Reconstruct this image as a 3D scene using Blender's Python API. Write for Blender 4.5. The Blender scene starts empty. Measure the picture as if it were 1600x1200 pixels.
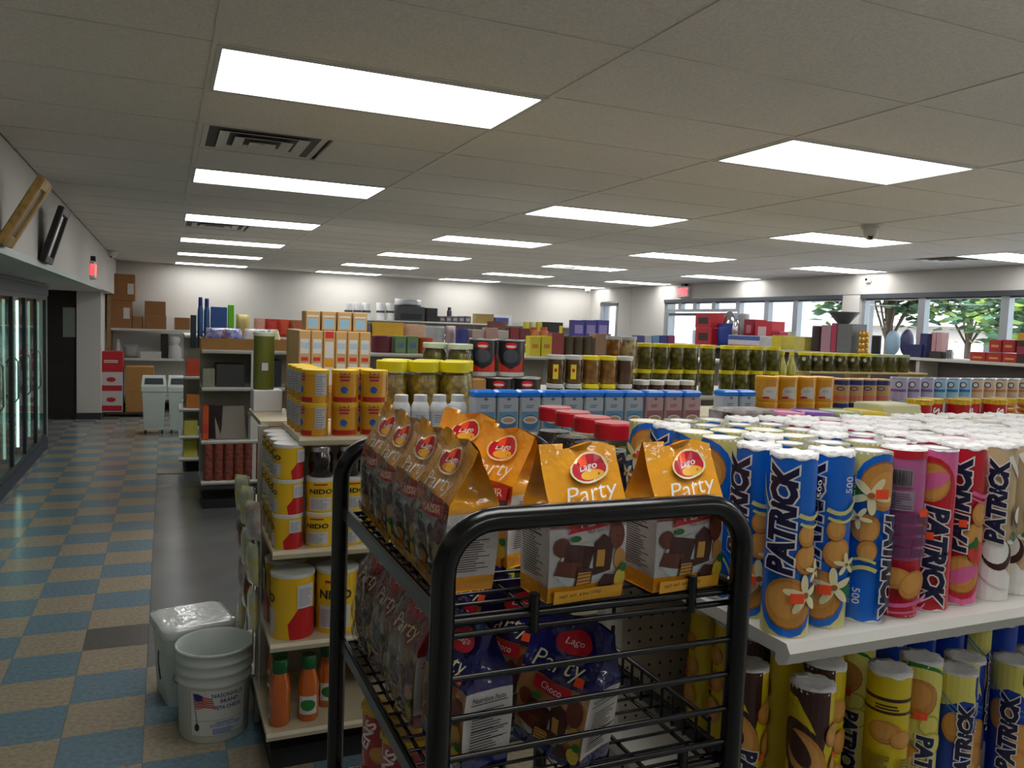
import bpy, bmesh, math, random
from mathutils import Vector, Matrix
from math import pi, sin, cos, radians as RAD
random.seed(7)
scene = bpy.context.scene
COL = scene.collection

# ------------------------------------------------------------------ camera
FPX, YAW, PITCH, ROLL, EYE = 1259.83, .40822, .07138, .037, 1.72
_f = Vector((sin(YAW)*cos(PITCH), cos(YAW)*cos(PITCH), -sin(PITCH)))
_r0 = Vector((cos(YAW), -sin(YAW), 0)); _u0 = _r0.cross(_f)
_r = _r0*cos(ROLL)+_u0*sin(ROLL); _u = -_r0*sin(ROLL)+_u0*cos(ROLL)
cam_d = bpy.data.cameras.new('camera'); cam = bpy.data.objects.new('camera', cam_d); COL.objects.link(cam)
cam_d.sensor_fit = 'HORIZONTAL'; cam_d.sensor_width = 36; cam_d.lens = 36*FPX/1600; cam_d.clip_start = .02
cam.matrix_world = Matrix(((_r.x,_u.x,-_f.x,0),(_r.y,_u.y,-_f.y,0),(_r.z,_u.z,-_f.z,EYE),(0,0,0,1)))
scene.camera = cam

# ------------------------------------------------------------------ world, sun, exposure
LAMP = 7.0            # troffer diffuser radiance
scene.view_settings.view_transform = 'Standard'; scene.view_settings.look = 'None'
scene.view_settings.exposure = 0.12; scene.view_settings.gamma = 1
scene.view_settings.use_curve_mapping = False
wd = bpy.data.worlds.new('sky'); scene.world = wd; wd.use_nodes = True
_n = wd.node_tree.nodes; _l = wd.node_tree.links
_sky = _n.new('ShaderNodeTexSky'); _sky.sky_type = 'NISHITA'; _sky.sun_disc = False
_sky.sun_elevation = RAD(52); _sky.sun_rotation = RAD(-60); _sky.dust_density = 3; _sky.air_density = 1.2
_n['Background'].inputs['Strength'].default_value = .6
_l.new(_sky.outputs[0], _n['Background'].inputs['Color'])
sun_d = bpy.data.lights.new('sun', 'SUN'); sun_d.energy = 7.0; sun_d.angle = .01; sun_d.color = (1, .95, .88)
sun = bpy.data.objects.new('sun', sun_d); COL.objects.link(sun)
sun.rotation_euler = (RAD(20), RAD(-35), 0)

# ------------------------------------------------------------------ geometry of the view: a pixel of the photo to a point in the store
def ray(x, y): return _f+_r*((x-800)/FPX)-_u*((y-600)/FPX)
def at_y(x, y, Y): d = ray(x, y)*1.0; k = Y/d.y; return Vector((d.x*k, Y, EYE+d.z*k))
def at_x(x, y, X): d = ray(x, y)*1.0; k = X/d.x; return Vector((X, d.y*k, EYE+d.z*k))
def at_z(x, y, z): d = ray(x, y)*1.0; k = (z-EYE)/d.z; return Vector((d.x*k, d.y*k, z))

# ------------------------------------------------------------------ materials
def lin(c):
    return tuple(((v/255)/12.92 if v/255 <= .04045 else ((v/255+.055)/1.055)**2.4) for v in c)
MATS = {}
def mat(rgb, rough=.5, metal=0, coat=0, noise=0, nscale=20, bump=0, bscale=60, rgb2=None, emit=0, spec=.5, tex='noise', name=None):
    key = (tuple(rgb), rough, metal, coat, noise, nscale, bump, bscale, rgb2, emit, spec, tex)
    if key in MATS: return MATS[key]
    m = bpy.data.materials.new(name or 'paint_%02x%02x%02x' % tuple(int(v) for v in rgb)); m.use_nodes = True
    nt = m.node_tree; b = nt.nodes['Principled BSDF']; L = nt.links
    c = (*lin(rgb), 1)
    b.inputs['Base Color'].default_value = c; b.inputs['Roughness'].default_value = rough
    b.inputs['Metallic'].default_value = metal; b.inputs['Specular IOR Level'].default_value = spec
    b.inputs['Coat Weight'].default_value = coat; b.inputs['Coat Roughness'].default_value = .08
    if emit:
        b.inputs['Emission Color'].default_value = c; b.inputs['Emission Strength'].default_value = emit
    if noise or bump:
        tc = nt.nodes.new('ShaderNodeTexCoord')
    if noise:
        if tex == 'voronoi':
            t = nt.nodes.new('ShaderNodeTexVoronoi'); t.inputs['Scale'].default_value = nscale; out = t.outputs['Distance']
        else:
            t = nt.nodes.new('ShaderNodeTexNoise'); t.inputs['Scale'].default_value = nscale; t.inputs['Detail'].default_value = 4; out = t.outputs['Fac']
        L.new(tc.outputs['Object'], t.inputs['Vector'])
        mr = nt.nodes.new('ShaderNodeMapRange'); mr.inputs['From Min'].default_value = .3 if tex == 'noise' else .1; mr.inputs['From Max'].default_value = .7
        L.new(out, mr.inputs['Value'])
        mx = nt.nodes.new('ShaderNodeMix'); mx.data_type = 'RGBA'
        c2 = (*lin(rgb2), 1) if rgb2 else tuple(max(0, v*(1-noise)) for v in c[:3])+(1,)
        mx.inputs['A'].default_value = c; mx.inputs['B'].default_value = c2
        L.new(mr.outputs['Result'], mx.inputs['Factor']); L.new(mx.outputs['Result'], b.inputs['Base Color'])
    if bump:
        t = nt.nodes.new('ShaderNodeTexNoise'); t.inputs['Scale'].default_value = bscale; t.inputs['Detail'].default_value = 3
        L.new(tc.outputs['Object'], t.inputs['Vector'])
        bp = nt.nodes.new('ShaderNodeBump'); bp.inputs['Strength'].default_value = bump; bp.inputs['Distance'].default_value = .01
        L.new(t.outputs['Fac'], bp.inputs['Height']); L.new(bp.outputs['Normal'], b.inputs['Normal']); L.new(bp.outputs['Normal'], b.inputs['Coat Normal'])
    MATS[key] = m; return m
def glass(name, tint, refl=.04, rough=.02):
    m = bpy.data.materials.new(name); m.use_nodes = True; nt = m.node_tree; nt.nodes.clear()
    o = nt.nodes.new('ShaderNodeOutputMaterial'); t = nt.nodes.new('ShaderNodeBsdfTransparent'); g = nt.nodes.new('ShaderNodeBsdfGlossy')
    t.inputs['Color'].default_value = (*tint, 1); g.inputs['Roughness'].default_value = rough
    lw = nt.nodes.new('ShaderNodeLayerWeight'); lw.inputs['Blend'].default_value = .5
    fr = nt.nodes.new('ShaderNodeMath'); fr.operation = 'POWER'; fr.inputs[1].default_value = 5; nt.links.new(lw.outputs['Facing'], fr.inputs[0])
    mp = nt.nodes.new('ShaderNodeMapRange'); mp.inputs['From Max'].default_value = 1; mp.inputs['To Min'].default_value = refl; mp.inputs['To Max'].default_value = 1
    mx = nt.nodes.new('ShaderNodeMixShader'); L = nt.links
    L.new(fr.outputs[0], mp.inputs['Value']); L.new(mp.outputs['Result'], mx.inputs['Fac']); L.new(t.outputs[0], mx.inputs[1]); L.new(g.outputs[0], mx.inputs[2]); L.new(mx.outputs[0], o.inputs['Surface'])
    return m
GLASS = glass('clear_glass', (.97, .98, .97), .035); COOLGLASS = glass('cooler_door_glass', (.86, .95, .91), .07)
CELLO = glass('cellophane', (.97, .97, .96), .17, .04)
_nt = CELLO.node_tree; _tc = _nt.nodes.new('ShaderNodeTexCoord'); _no = _nt.nodes.new('ShaderNodeTexNoise'); _no.inputs['Scale'].default_value = 42; _no.inputs['Detail'].default_value = 2
_bp = _nt.nodes.new('ShaderNodeBump'); _bp.inputs['Strength'].default_value = .9; _bp.inputs['Distance'].default_value = .02
_nt.links.new(_tc.outputs['Object'], _no.inputs['Vector']); _nt.links.new(_no.outputs['Fac'], _bp.inputs['Height']); _nt.links.new(_bp.outputs['Normal'], [n for n in _nt.nodes if n.type == 'BSDF_GLOSSY'][0].inputs['Normal'])

# ------------------------------------------------------------------ mesh builder
class MB:
    def __init__(s): s.v = []; s.f = []; s.m = []; s.s = []
    def add(s, V, F, m=0, smooth=False, M=None):
        o = len(s.v)
        if M is not None: V = [tuple(M @ Vector(p)) for p in V]
        s.v += [tuple(p) for p in V]; s.f += [tuple(i+o for i in f) for f in F]
        n = len(F); s.m += list(m) if isinstance(m, (list, tuple)) else [m]*n; s.s += [smooth]*n
        return s
    def box(s, x0, x1, y0, y1, z0, z1, m=0, M=None, taper=0):
        t = taper
        V = [(x0+t,y0+t,z0),(x1-t,y0+t,z0),(x1-t,y1-t,z0),(x0+t,y1-t,z0),(x0,y0,z1),(x1,y0,z1),(x1,y1,z1),(x0,y1,z1)]
        return s.add(V, [(3,2,1,0),(4,5,6,7),(0,1,5,4),(1,2,6,5),(2,3,7,6),(3,0,4,7)], m, False, M)
    def bbox(s, x0, x1, y0, y1, z0, z1, b=.003, m=0, M=None):      # bevelled box
        V = []; F = []
        for (z, i) in ((z0, b), (z0+b, 0), (z1-b, 0), (z1, b)):
            for (sx, sy) in ((0,0),(1,0),(1,1),(0,1)):
                cx = x1 if sx else x0; cy = y1 if sy else y0; ix = -1 if sx else 1; iy = -1 if sy else 1
                a = (cx+ix*(b+i), cy+iy*i, z); c = (cx+ix*i, cy+iy*(b+i), z)
                V += [c, a] if (sx, sy) in ((0,0),(1,1)) else [a, c]
        for k in range(3):
            for j in range(8): F.append((k*8+j, k*8+(j+1) % 8, k*8+8+(j+1) % 8, k*8+8+j))
        F += [tuple(range(7,-1,-1)), tuple(range(24,32))]
        return s.add(V, F, m, False, M)
    def lathe(s, prof, n=20, m=0, soft=False, cap0=True, cap1=True, M=None, smooth=True, ang0=0):
        cs = [(cos(2*pi*k/n+ang0), sin(2*pi*k/n+ang0)) for k in range(n)]
        mm = m if isinstance(m, (list, tuple)) else [m]*(len(prof)-1)
        if soft:
            V = [(r*c, r*q, z) for r, z in prof for c, q in cs]; F = []; fm = []
            for i in range(len(prof)-1):
                for k in range(n): F.append((i*n+k, i*n+(k+1) % n, (i+1)*n+(k+1) % n, (i+1)*n+k)); fm.append(mm[i])
            s.add(V, F, fm, smooth, M)
        else:
            for i in range(len(prof)-1):
                V = [(prof[j][0]*c, prof[j][0]*q, prof[j][1]) for j in (i, i+1) for c, q in cs]
                s.add(V, [(k, (k+1) % n, n+(k+1) % n, n+k) for k in range(n)], mm[i], smooth, M)
        if cap0 and prof[0][0] > 0: s.add([(prof[0][0]*c, prof[0][0]*q, prof[0][1]) for c, q in cs], [tuple(range(n-1,-1,-1))], mm[0], False, M)
        if cap1 and prof[-1][0] > 0: s.add([(prof[-1][0]*c, prof[-1][0]*q, prof[-1][1]) for c, q in cs], [tuple(range(n))], mm[-1], False, M)
        return s
    def tube(s, P, r, n=8, m=0, closed=False):
        P = [Vector(p) for p in P]; N = len(P); V = []; F = []; up = None
        for i, p in enumerate(P):
            a = P[i-1] if (i or closed) else p; b = P[(i+1) % N] if (i < N-1 or closed) else p
            t = (b-a).normalized()
            if up is None:
                up = Vector((0,0,1)) if abs(t.z) < .9 else Vector((1,0,0))
            x = up.cross(t).normalized(); y = t.cross(x); up = y
            V += [p+x*(r*cos(2*pi*k/n))+y*(r*sin(2*pi*k/n)) for k in range(n)]
        for i in range(N if closed else N-1):
            j = (i+1) % N
            F += [(i*n+k, i*n+(k+1) % n, j*n+(k+1) % n, j*n+k) for k in range(n)]
        s.add(V, F, m, True)
        if not closed: s.add(V[:n], [tuple(range(n-1,-1,-1))], m); s.add(V[-n:], [tuple(range(n))], m)
        return s
    def bar(s, a, b, r, m=0, n=6): return s.tube([a, b], r, n, m)
    def prism(s, pts, x0, x1, m=0):          # profile in (y,z), extruded along x
        n = len(pts); V = [(x0, y, z) for y, z in pts]+[(x1, y, z) for y, z in pts]
        F = [(k, n+k, n+(k+1) % n, (k+1) % n) for k in range(n)]+[tuple(range(n)), tuple(range(2*n-1, n-1, -1))]
        return s.add(V, F, m)
    def me(s, name, mats):
        me = bpy.data.meshes.new(name); me.from_pydata(s.v, [], s.f)
        for x in (mats if isinstance(mats, (list, tuple)) else [mats]): me.materials.append(x)
        me.polygons.foreach_set('material_index', s.m); me.polygons.foreach_set('use_smooth', s.s)
        me.update(); return me

def ob(name, me, parent=None, loc=(0,0,0), rot=(0,0,0), scale=None):
    o = bpy.data.objects.new(name, me); COL.objects.link(o); o.location = loc; o.rotation_euler = rot
    if scale is not None: o.scale = (scale,)*3 if isinstance(scale, (int, float)) else scale
    if parent is not None: o.parent = parent
    return o
def tag(o, label, cat, group=None):
    o['label'] = label; o['category'] = cat
    if group: o['group'] = group
    return o
def thing(name, label, cat, loc=(0,0,0), rot=(0,0,0), group=None, scale=None):
    o = ob(name, None, None, loc, rot, scale); o.empty_display_size = .05
    return tag(o, label, cat, group)
def struct(name, me, parent=None, loc=(0,0,0), rot=(0,0,0)):
    o = ob(name, me, parent, loc, rot)
    if parent is None: o['kind'] = 'structure'
    return o
KIND = {}
def inst(kind, name, label, cat, group=None, loc=(0,0,0), rz=0, rx=0, ry=0, scale=None, skip=()):
    parts = [p for p in KIND[kind] if p[0] not in skip]
    if len(parts) == 1:
        return tag(ob(name, parts[0][1], None, loc, (rx, ry, rz), scale), label, cat, group)
    t = thing(name, label, cat, loc, (rx, ry, rz), group, scale)
    for pn, me in parts: ob(pn, me, t)
    return t
ORD = ['first','second','third','fourth','fifth','sixth','seventh','eighth','ninth','tenth','eleventh','twelfth','thirteenth','fourteenth','fifteenth','sixteenth','seventeenth','eighteenth','nineteenth','twentieth','twenty-first','twenty-second']
def pos(i, n=99): return 'leftmost' if i == 0 else 'rightmost' if i == n-1 else ORD[i]+' from left'

# ------------------------------------------------------------------ flat print: 2-D shapes laid on a surface
_TXT = {}
def text_mesh(s, shear=0, off=0, space=1.0):
    k = (s, shear, off, space)
    if k not in _TXT:
        c = bpy.data.curves.new('txt', 'FONT'); c.body = s; c.shear = shear; c.offset = off; c.resolution_u = 2; c.space_character = space
        o = bpy.data.objects.new('txt', c); COL.objects.link(o)
        dg = bpy.context.evaluated_depsgraph_get(); me = o.evaluated_get(dg).to_mesh()
        V = [(v.co.x, v.co.y) for v in me.vertices]; F = [tuple(p.vertices) for p in me.polygons]
        o.evaluated_get(dg).to_mesh_clear(); bpy.data.objects.remove(o); bpy.data.curves.remove(c)
        _TXT[k] = (V, F)
    return _TXT[k]
class Dec:
    def __init__(s): s.L = []; s.mats = []
    def _m(s, m):
        if m not in s.mats: s.mats.append(m)
        return s.mats.index(m)
    def shape(s, V, F, m): s.L.append((V, F, s._m(m))); return s
    def poly(s, P, m): return s.shape(list(P), [tuple(range(len(P)))], m)
    def rect(s, x0, x1, y0, y1, m): return s.poly([(x0,y0),(x1,y0),(x1,y1),(x0,y1)], m)
    def ell(s, cx, cy, rx, ry, m, rot=0, n=18):
        return s.poly([(cx+rx*cos(a)*cos(rot)-ry*sin(a)*sin(rot), cy+rx*cos(a)*sin(rot)+ry*sin(a)*cos(rot)) for a in [2*pi*k/n for k in range(n)]], m)
    def arc(s, P, w, m):                      # thick line through points
        V = []
        for i, p in enumerate(P):
            a = P[max(0, i-1)]; b = P[min(len(P)-1, i+1)]; d = Vector((b[0]-a[0], b[1]-a[1])).normalized(); q = (-d.y*w/2, d.x*w/2)
            V += [(p[0]+q[0], p[1]+q[1]), (p[0]-q[0], p[1]-q[1])]
        return s.shape(V, [(2*i, 2*i+1, 2*i+3, 2*i+2) for i in range(len(P)-1)], m)
    def text(s, t, cx, cy, w, h, m, rot=0, shear=0, off=0, outline=None, ooff=.06, space=1.0):
        V0, _ = text_mesh(t, shear, off, space)
        x0 = min(v[0] for v in V0); x1 = max(v[0] for v in V0); y0 = min(v[1] for v in V0); y1 = max(v[1] for v in V0)
        kx = w/(x1-x0); ky = h/(y1-y0)
        def put(V): return [(cx+((v[0]-(x0+x1)/2)*kx)*cos(rot)-((v[1]-(y0+y1)/2)*ky)*sin(rot), cy+((v[0]-(x0+x1)/2)*kx)*sin(rot)+((v[1]-(y0+y1)/2)*ky)*cos(rot)) for v in V]
        if outline is not None:
            V, F = text_mesh(t, shear, off+ooff, space); s.shape(put(V), F, outline)
        V, F = text_mesh(t, shear, off, space); return s.shape(put(V), F, m)
    def lines(s, x0, x1, y0, y1, n, m, fill=.55, seed=1):      # rows of small illegible print
        rnd = random.Random(seed); st = (y1-y0)/n
        for i in range(n):
            s.rect(x0, x0+(x1-x0)*rnd.uniform(.6, 1), y0+i*st, y0+(i+fill)*st, m)
        return s
    def build(s, name, fn, su=0, sv=0, eps=.00025):
        bm = bmesh.new(); mi = []
        for k, (V, F, m) in enumerate(s.L):
            bv = [bm.verts.new((v[0], v[1], (k+1)*eps)) for v in V]
            for f in F:
                try: bf = bm.faces.new([bv[i] for i in f]); bf.material_index = m
                except ValueError: pass
        for ax, st in ((0, su), (1, sv)):
            if not st: continue
            lo = min(v.co[ax] for v in bm.verts); hi = max(v.co[ax] for v in bm.verts); k = math.ceil(lo/st)
            no = Vector((1,0,0)) if ax == 0 else Vector((0,1,0))
            while k*st < hi:
                bmesh.ops.bisect_plane(bm, geom=bm.verts[:]+bm.edges[:]+bm.faces[:], plane_co=no*(k*st), plane_no=no, dist=1e-6); k += 1
        for f in bm.faces:
            if f.normal.z < 0: f.normal_flip()
        for v in bm.verts: v.co = fn(*v.co)
        me = bpy.data.meshes.new(name); bm.to_mesh(me); bm.free()
        for m in s.mats: me.materials.append(m)
        return me
    def on_cyl(s, name, r): return s.build(name, lambda u, v, e: Vector(((r+.0003+e)*sin(u/r), -(r+.0003+e)*cos(u/r), v)), su=r*.28)
    def on_front(s, name, y=0): return s.build(name, lambda u, v, e: Vector((u, y-.0003-e, v)))

# ================================================================== THE ROOM
CEIL = 2.608; XR = 8.72; YB = 15.9; XL = -.79; YF = -4.0
LX0, LY0, TX, TY = .15, 2.894, 1.2192, .6096
WALL = mat((200, 197, 191), .85, noise=.05, nscale=1.5, bump=.06, bscale=90, name='wall_paint')
TRIMW = mat((206, 206, 204), .45, name='white_enamel')
# ---- floor: checker vinyl tiles, each tile a piece; a bare grey sheet where a shelf run once stood
fl = MB(); fl.box(-3, XR, YF, YB, -.08, -.003); floor = struct('floor', fl.me('floor', mat((70, 66, 60), .8, name='tile_adhesive')))
T = .3048; ox, oy = -.07, 4.49
tmat = {'blue': mat((116, 142, 156), .2, noise=1, nscale=45, rgb2=(98, 122, 134), name='blue_vinyl'),
        'beige': mat((172, 160, 138), .2, noise=1, nscale=45, rgb2=(146, 134, 114), name='beige_vinyl'),
        'grey': mat((96, 92, 86), .35, noise=1, nscale=45, rgb2=(78, 75, 70), name='grey_vinyl')}
def tile_mb(x, y): return MB().bbox(x+.0006, x+T-.0006, y+.0006, y+T-.0006, -.003, 0, .0007)
tme = {k: MB().bbox(.0006, T-.0006, .0006, T-.0006, -.003, 0, .0007).me('floor_tile_'+k, m) for k, m in tmat.items()}
cells = []
for i in range(-7, 30):
    for j in range(-28, 38):
        x = ox+i*T; y = oy+j*T
        if x > XR or y > YB or y+T < YF or (ox-.01 < x < 3 and 4.18 < y+.01 and y < 9.3 and i >= 0): continue
        c = 'grey' if (i, j) == (-1, 0) else ('blue' if (i+j) % 2 else 'beige')
        xm, ym = x+T/2, y+T/2; d = _f.x*xm+_f.y*ym+_f.z*(-EYE)
        vis = False
        if d > .5:
            px = 800+FPX*(_r.x*xm+_r.y*ym-_r.z*EYE)/d; py = 600-FPX*(_u.x*xm+_u.y*ym-_u.z*EYE)/d
            vis = -60 < px < 560 and 640 < py < 1260 and xm > -1.5 and not (xm > .5 and 4.2 < ym < 9.4) and not (xm > .75 and ym > 2.7)
        cells.append((0 if vis else 1, math.hypot(xm, ym), x, y, c))
cells.sort()
rest = MB(); rk = ['blue', 'beige', 'grey']
for n, (h, d, x, y, c) in enumerate(cells):
    if n < 300 and not h: ob('floor_tile', tme[c], floor, (x, y, 0))
    else: rest.box(x+.0006, min(x+T-.0006, XR), y+.0006, min(y+T-.0006, YB), -.003, 0, rk.index(c))
o = ob('distant_floor_tiles', rest.me('distant_floor_tiles', [tmat[k] for k in rk]), floor); o['kind'] = 'stuff'
ob('bare_floor_sheet', MB().bbox(ox+.001, 2.97, 4.187, 9.3, -.003, -.0004, .0006).me('bare_floor_sheet', mat((110, 112, 112), .24, noise=.25, nscale=2.5, name='grey_sheet_vinyl')), floor)
# ---- ceiling: lay-in tiles on a T-bar grid
ceiling = struct('ceiling', MB().box(XL-1.6, XR+.1, YF-.1, YB+.1, CEIL+.03, CEIL+.12).me('ceiling', mat((150, 148, 142), .9, name='plenum')))
CT = mat((226, 222, 214), .9, noise=.18, nscale=90, bump=.25, bscale=160, name='ceiling_tile')
BARM = mat((212, 209, 202), .6, name='grid_bar_paint')
ctile = MB().bbox(.008, TX-.008, .008, TY-.008, .004, .02, .003).me('ceiling_tile', CT)
def cut_tile(x0, x1, y0, y1): return MB().bbox(x0, x1, y0, y1, .004, .02, .003).me('ceiling_tile_cut', CT)
lights = [(c, r) for c in range(4) for r in range(-2, 6)]  # negative rows lie out of view, added to fill the dark foreground
lit_cells = {(2*c, 4*r) for c, r in lights}
vents = [(0, 2), (0, 9), (4, 12), (6, 5)]
cutl = cut_tile(TX-(LX0-XL)+.01, TX-.008, .008, TY-.008)
for i in range(-1, 7):
    for j in range(-11, 22):
        if (i, j) in lit_cells or (i, j) in vents: continue
        y = LY0+j*TY
        if y+TY > YB+.05: continue
        ob('ceiling_tile', cutl if i == -1 else ctile, ceiling, (LX0+i*TX, y, CEIL))
for v in vents:
    ob('ceiling_tile', cut_tile(TY+.01, TX-.008, .008, TY-.008), ceiling, (LX0+v[0]*TX, LY0+v[1]*TY, CEIL))
barY = MB().box(-.012, .012, YF, YB, 0, .012).me('grid_bar_long', BARM)
barX = MB().box(XL, XR, -.012, .012, .001, .012).me('grid_bar_cross', BARM)
for i in range(0, 8): ob('grid_bar', barY, ceiling, (LX0+i*TX, 0, CEIL))
for j in range(-11, 22): ob('grid_bar', barX, ceiling, (0, LY0+j*TY, CEIL))
# ---- recessed troffers
frm = MB(); bw = .022; by = .036
for (a, b, c, d) in ((0, TX, 0, by), (0, TX, TY-by, TY), (0, bw, by, TY-by), (TX-bw, TX, by, TY-by)): frm.box(a+.004*(a == 0), b-.004*(b == TX), c+.004*(c == 0), d-.004*(d == TY), -.002, .02)
FRM = frm.me('light_frame', mat((190, 190, 186), .5, name='light_frame_enamel'))
lm = bpy.data.materials.new('lit_diffuser'); lm.use_nodes = True
_b = lm.node_tree.nodes['Principled BSDF']; _b.inputs['Base Color'].default_value = (.9, .9, .9, 1); _b.inputs['Emission Color'].default_value = (1, .995, .985, 1); _b.inputs['Emission Strength'].default_value = LAMP
DIF = MB().box(bw, TX-bw, by, TY-by, .002, .012).me('light_diffuser', lm)
rows = ['nearest', 'second', 'third', 'fourth', 'fifth', 'farthest']; cols = ['left', 'centre left', 'centre right', 'window side']
for c, r in lights:
    t = thing('ceiling_light', ('lit rectangular ceiling light panel, %s %s in the %s column' % (rows[r], 'one' if r in (0, 5) else 'from the camera', cols[c])) if r >= 0 else 'unseen lit ceiling panel added as fill %s, %s column' % ('above the camera' if r == -1 else 'behind the camera', cols[c]), 'ceiling light', (LX0+2*c*TX, LY0+4*r*TY, CEIL), group='troffer lights')
    ob('frame', FRM, t); ob('diffuser', DIF, t)
# ---- square louvred air vents
VM = mat((206, 204, 198), .45, name='vent_enamel'); VD = mat((92, 91, 88), .8, name='vent_throat')
def vent(i, j, label):
    t = thing('ceiling_vent', label, 'air vent', (LX0+i*TX+TY/2, LY0+j*TY+TY/2, CEIL), group='ceiling air vents')
    ob('backing', MB().box(-.29, .29, -.29, .29, .01, .02).me('vent_backing', VD), t)
    for k, (h, dz) in enumerate(((.29, 0), (.215, -.006), (.14, -.012), (.065, -.016))):
        m = MB(); g = .05
        for s in range(4):
            a = [(-h, -h, dz+.004), (h, -h, dz+.004), (h-g, -h+g, dz+.026*.6), (-h+g, -h+g, dz+.026*.6)]
            R = Matrix.Rotation(s*pi/2, 4, 'Z'); V = [R @ Vector(p) for p in a]; V2 = [p+Vector((0, 0, .003)) for p in V]
            m.add(V+V2, [(3,2,1,0), (4,5,6,7), (0,1,5,4), (2,3,7,6), (1,2,6,5), (3,0,4,7)])
        ob('louvre_ring', m.me('vent_louvre', VM), t)
vent(0, 2, 'square louvred ceiling vent just behind the nearest left light')
vent(0, 9, 'distant ceiling vent beyond the third light of the left column')
vent(4, 12, 'small dark ceiling vent behind the third centre right light')
vent(6, 5, 'louvred ceiling vent cut off by the right picture edge')
# ---- walls
def wall(name, *b): return struct(name, MB().box(*b).me(name, WALL))
wall('wall_back', -2.4, XR+.1, YB, YB+.12, 0, CEIL+.03)
wall('wall_front', -2.4, XR+.1, YF-.12, YF, 0, CEIL+.03)
wall('wall_left', -2.5, XL, YF, YB, 2.02, CEIL+.03)                # soffit over the coolers
struct('trim_1', MB().box(XL-.03, XL+.012, YF, 12.1, 2.0, 2.045).me('trim_1', mat((150, 168, 160), .4, name='soffit_trim_paint')))
wall('wall_left_return', -1.27, -.93, 14.35, YB, 0, 2.02)
wall('wall_left_cross', -2.4, -1.9, 14.35, 14.5, 0, 2.02)
wall('wall_left_outer', -2.5, -2.4, YF, YB, 0, 2.02)
struct('door_1', MB().box(-1.9, -1.27, 14.40, 14.46, 0, 2.02).box(-1.86, -1.31, 14.385, 14.41, .12, .9).box(-1.86, -1.31, 14.385, 14.41, 1.0, 1.92).me('door_1', mat((30, 26, 24), .55, noise=.3, nscale=4, name='dark_door_paint')))
p = at_y(98, 480, 14.38); q = at_y(118, 527, 14.38)
tag(ob('notice_board', MB().bbox(p.x, q.x, 14.372, 14.386, q.z, p.z, .003).me('notice_board', mat((120, 128, 122), .6))), 'grey notice sheet fixed on the dark back door', 'notice')
struct('baseboard_left', MB().box(-1.28, -.92, 14.33, 14.35, 0, .1).me('baseboard_left', mat((40, 42, 46), .6)))
struct('baseboard_back', MB().box(-.93, XR, YB-.02, YB, 0, .1).me('baseboard_back', mat((40, 42, 46), .6)))
# window wall: solid strips, then glazed bays
HEAD = 2.30; SILL = .55
wr = MB(); wr.box(XR, XR+.25, YF, YB, HEAD+.02, CEIL+.03); wr.box(XR, XR+.25, 13.0, 14.72, 0, HEAD+.02); wr.box(XR, XR+.25, 15.45, YB, 0, HEAD+.02); wr.box(XR-.03, XR+.25, 8.28, 8.58, 0, HEAD+.02)
wr.box(XR, XR+.25, YF, 8.28, 0, SILL); wr.box(XR, XR+.25, 8.58, 10.9, 0, SILL); wr.box(XR, XR+.25, YF, .4, SILL, HEAD+.02)
wr.box(XR-.012, XR, 14.2, 14.27, 1.0, CEIL)
struct('wall_right', wr.me('wall_right', WALL))
FR = mat((168, 172, 178), .35, metal=.6, name='aluminium_frame'); FRD = mat((84, 88, 94), .4, metal=.5, name='dark_header')
def window(n, y0, y1, z0, z1, door=False):
    m = MB(); w = .05; xa, xb = XR+.03, XR+.12
    m.box(xa, xb, y0, y0+w, z0, z1); m.box(xa, xb, y1-w, y1, z0, z1); m.box(xa, xb, y0+w, y1-w, z0, z0+w); m.box(xa, xb, y0+w, y1-w, z1-w, z1, 1)
    if door: m.box(xa-.01, xb+.01, y0+w, y1-w, 1.02, 1.08)
    o = struct(('door_' if door else 'window_')+str(n), m.me('window_frame', [FR, FRD]))
    ob('glass_pane', MB().box(XR+.07, XR+.076, y0+w, y1-w, z0+w, z1-w).me('glass_pane', GLASS), o); return o
k = 1
for y0, y1 in ((.4, 1.48), (1.48, 2.56), (2.56, 3.64), (3.64, 5.14), (5.14, 6.24), (6.24, 7.34), (7.34, 8.28), (8.58, 9.56), (9.56, 10.2), (10.2, 10.9)):
    window(k, y0, y1, SILL, HEAD); k += 1
for y0, y1 in ((10.9, 11.55), (11.55, 12.1), (12.1, 12.55), (12.55, 13.0)):
    window(k, y0, y1, 2.1, HEAD); k += 1
window(2, 10.95, 11.95, 0, 2.08, True); window(3, 11.98, 12.95, 0, 2.08, True)
struct('trim_2', MB().box(XR-.02, XR+.03, .4, 13.0, HEAD-.03, HEAD+.03).me('trim_2', FRD))
d4 = struct('door_4', MB().box(XR-.01, XR+.1, 14.72, 14.79, 0, HEAD).box(XR-.01, XR+.1, 15.38, 15.45, 0, HEAD).box(XR-.02, XR+.1, 14.72, 15.45, HEAD-.07, HEAD, 1).me('door_4', [FR, FRD]))
fg = bpy.data.materials.new('frosted_glass'); fg.use_nodes = True; fb = fg.node_tree.nodes['Principled BSDF']; fb.inputs['Transmission Weight'].default_value = 1; fb.inputs['Roughness'].default_value = .6; fb.inputs['IOR'].default_value = 1.1
ob('glass_pane', MB().box(XR+.05, XR+.06, 14.79, 15.38, .05, HEAD-.07).me('glass_pane', fg), d4)

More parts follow.
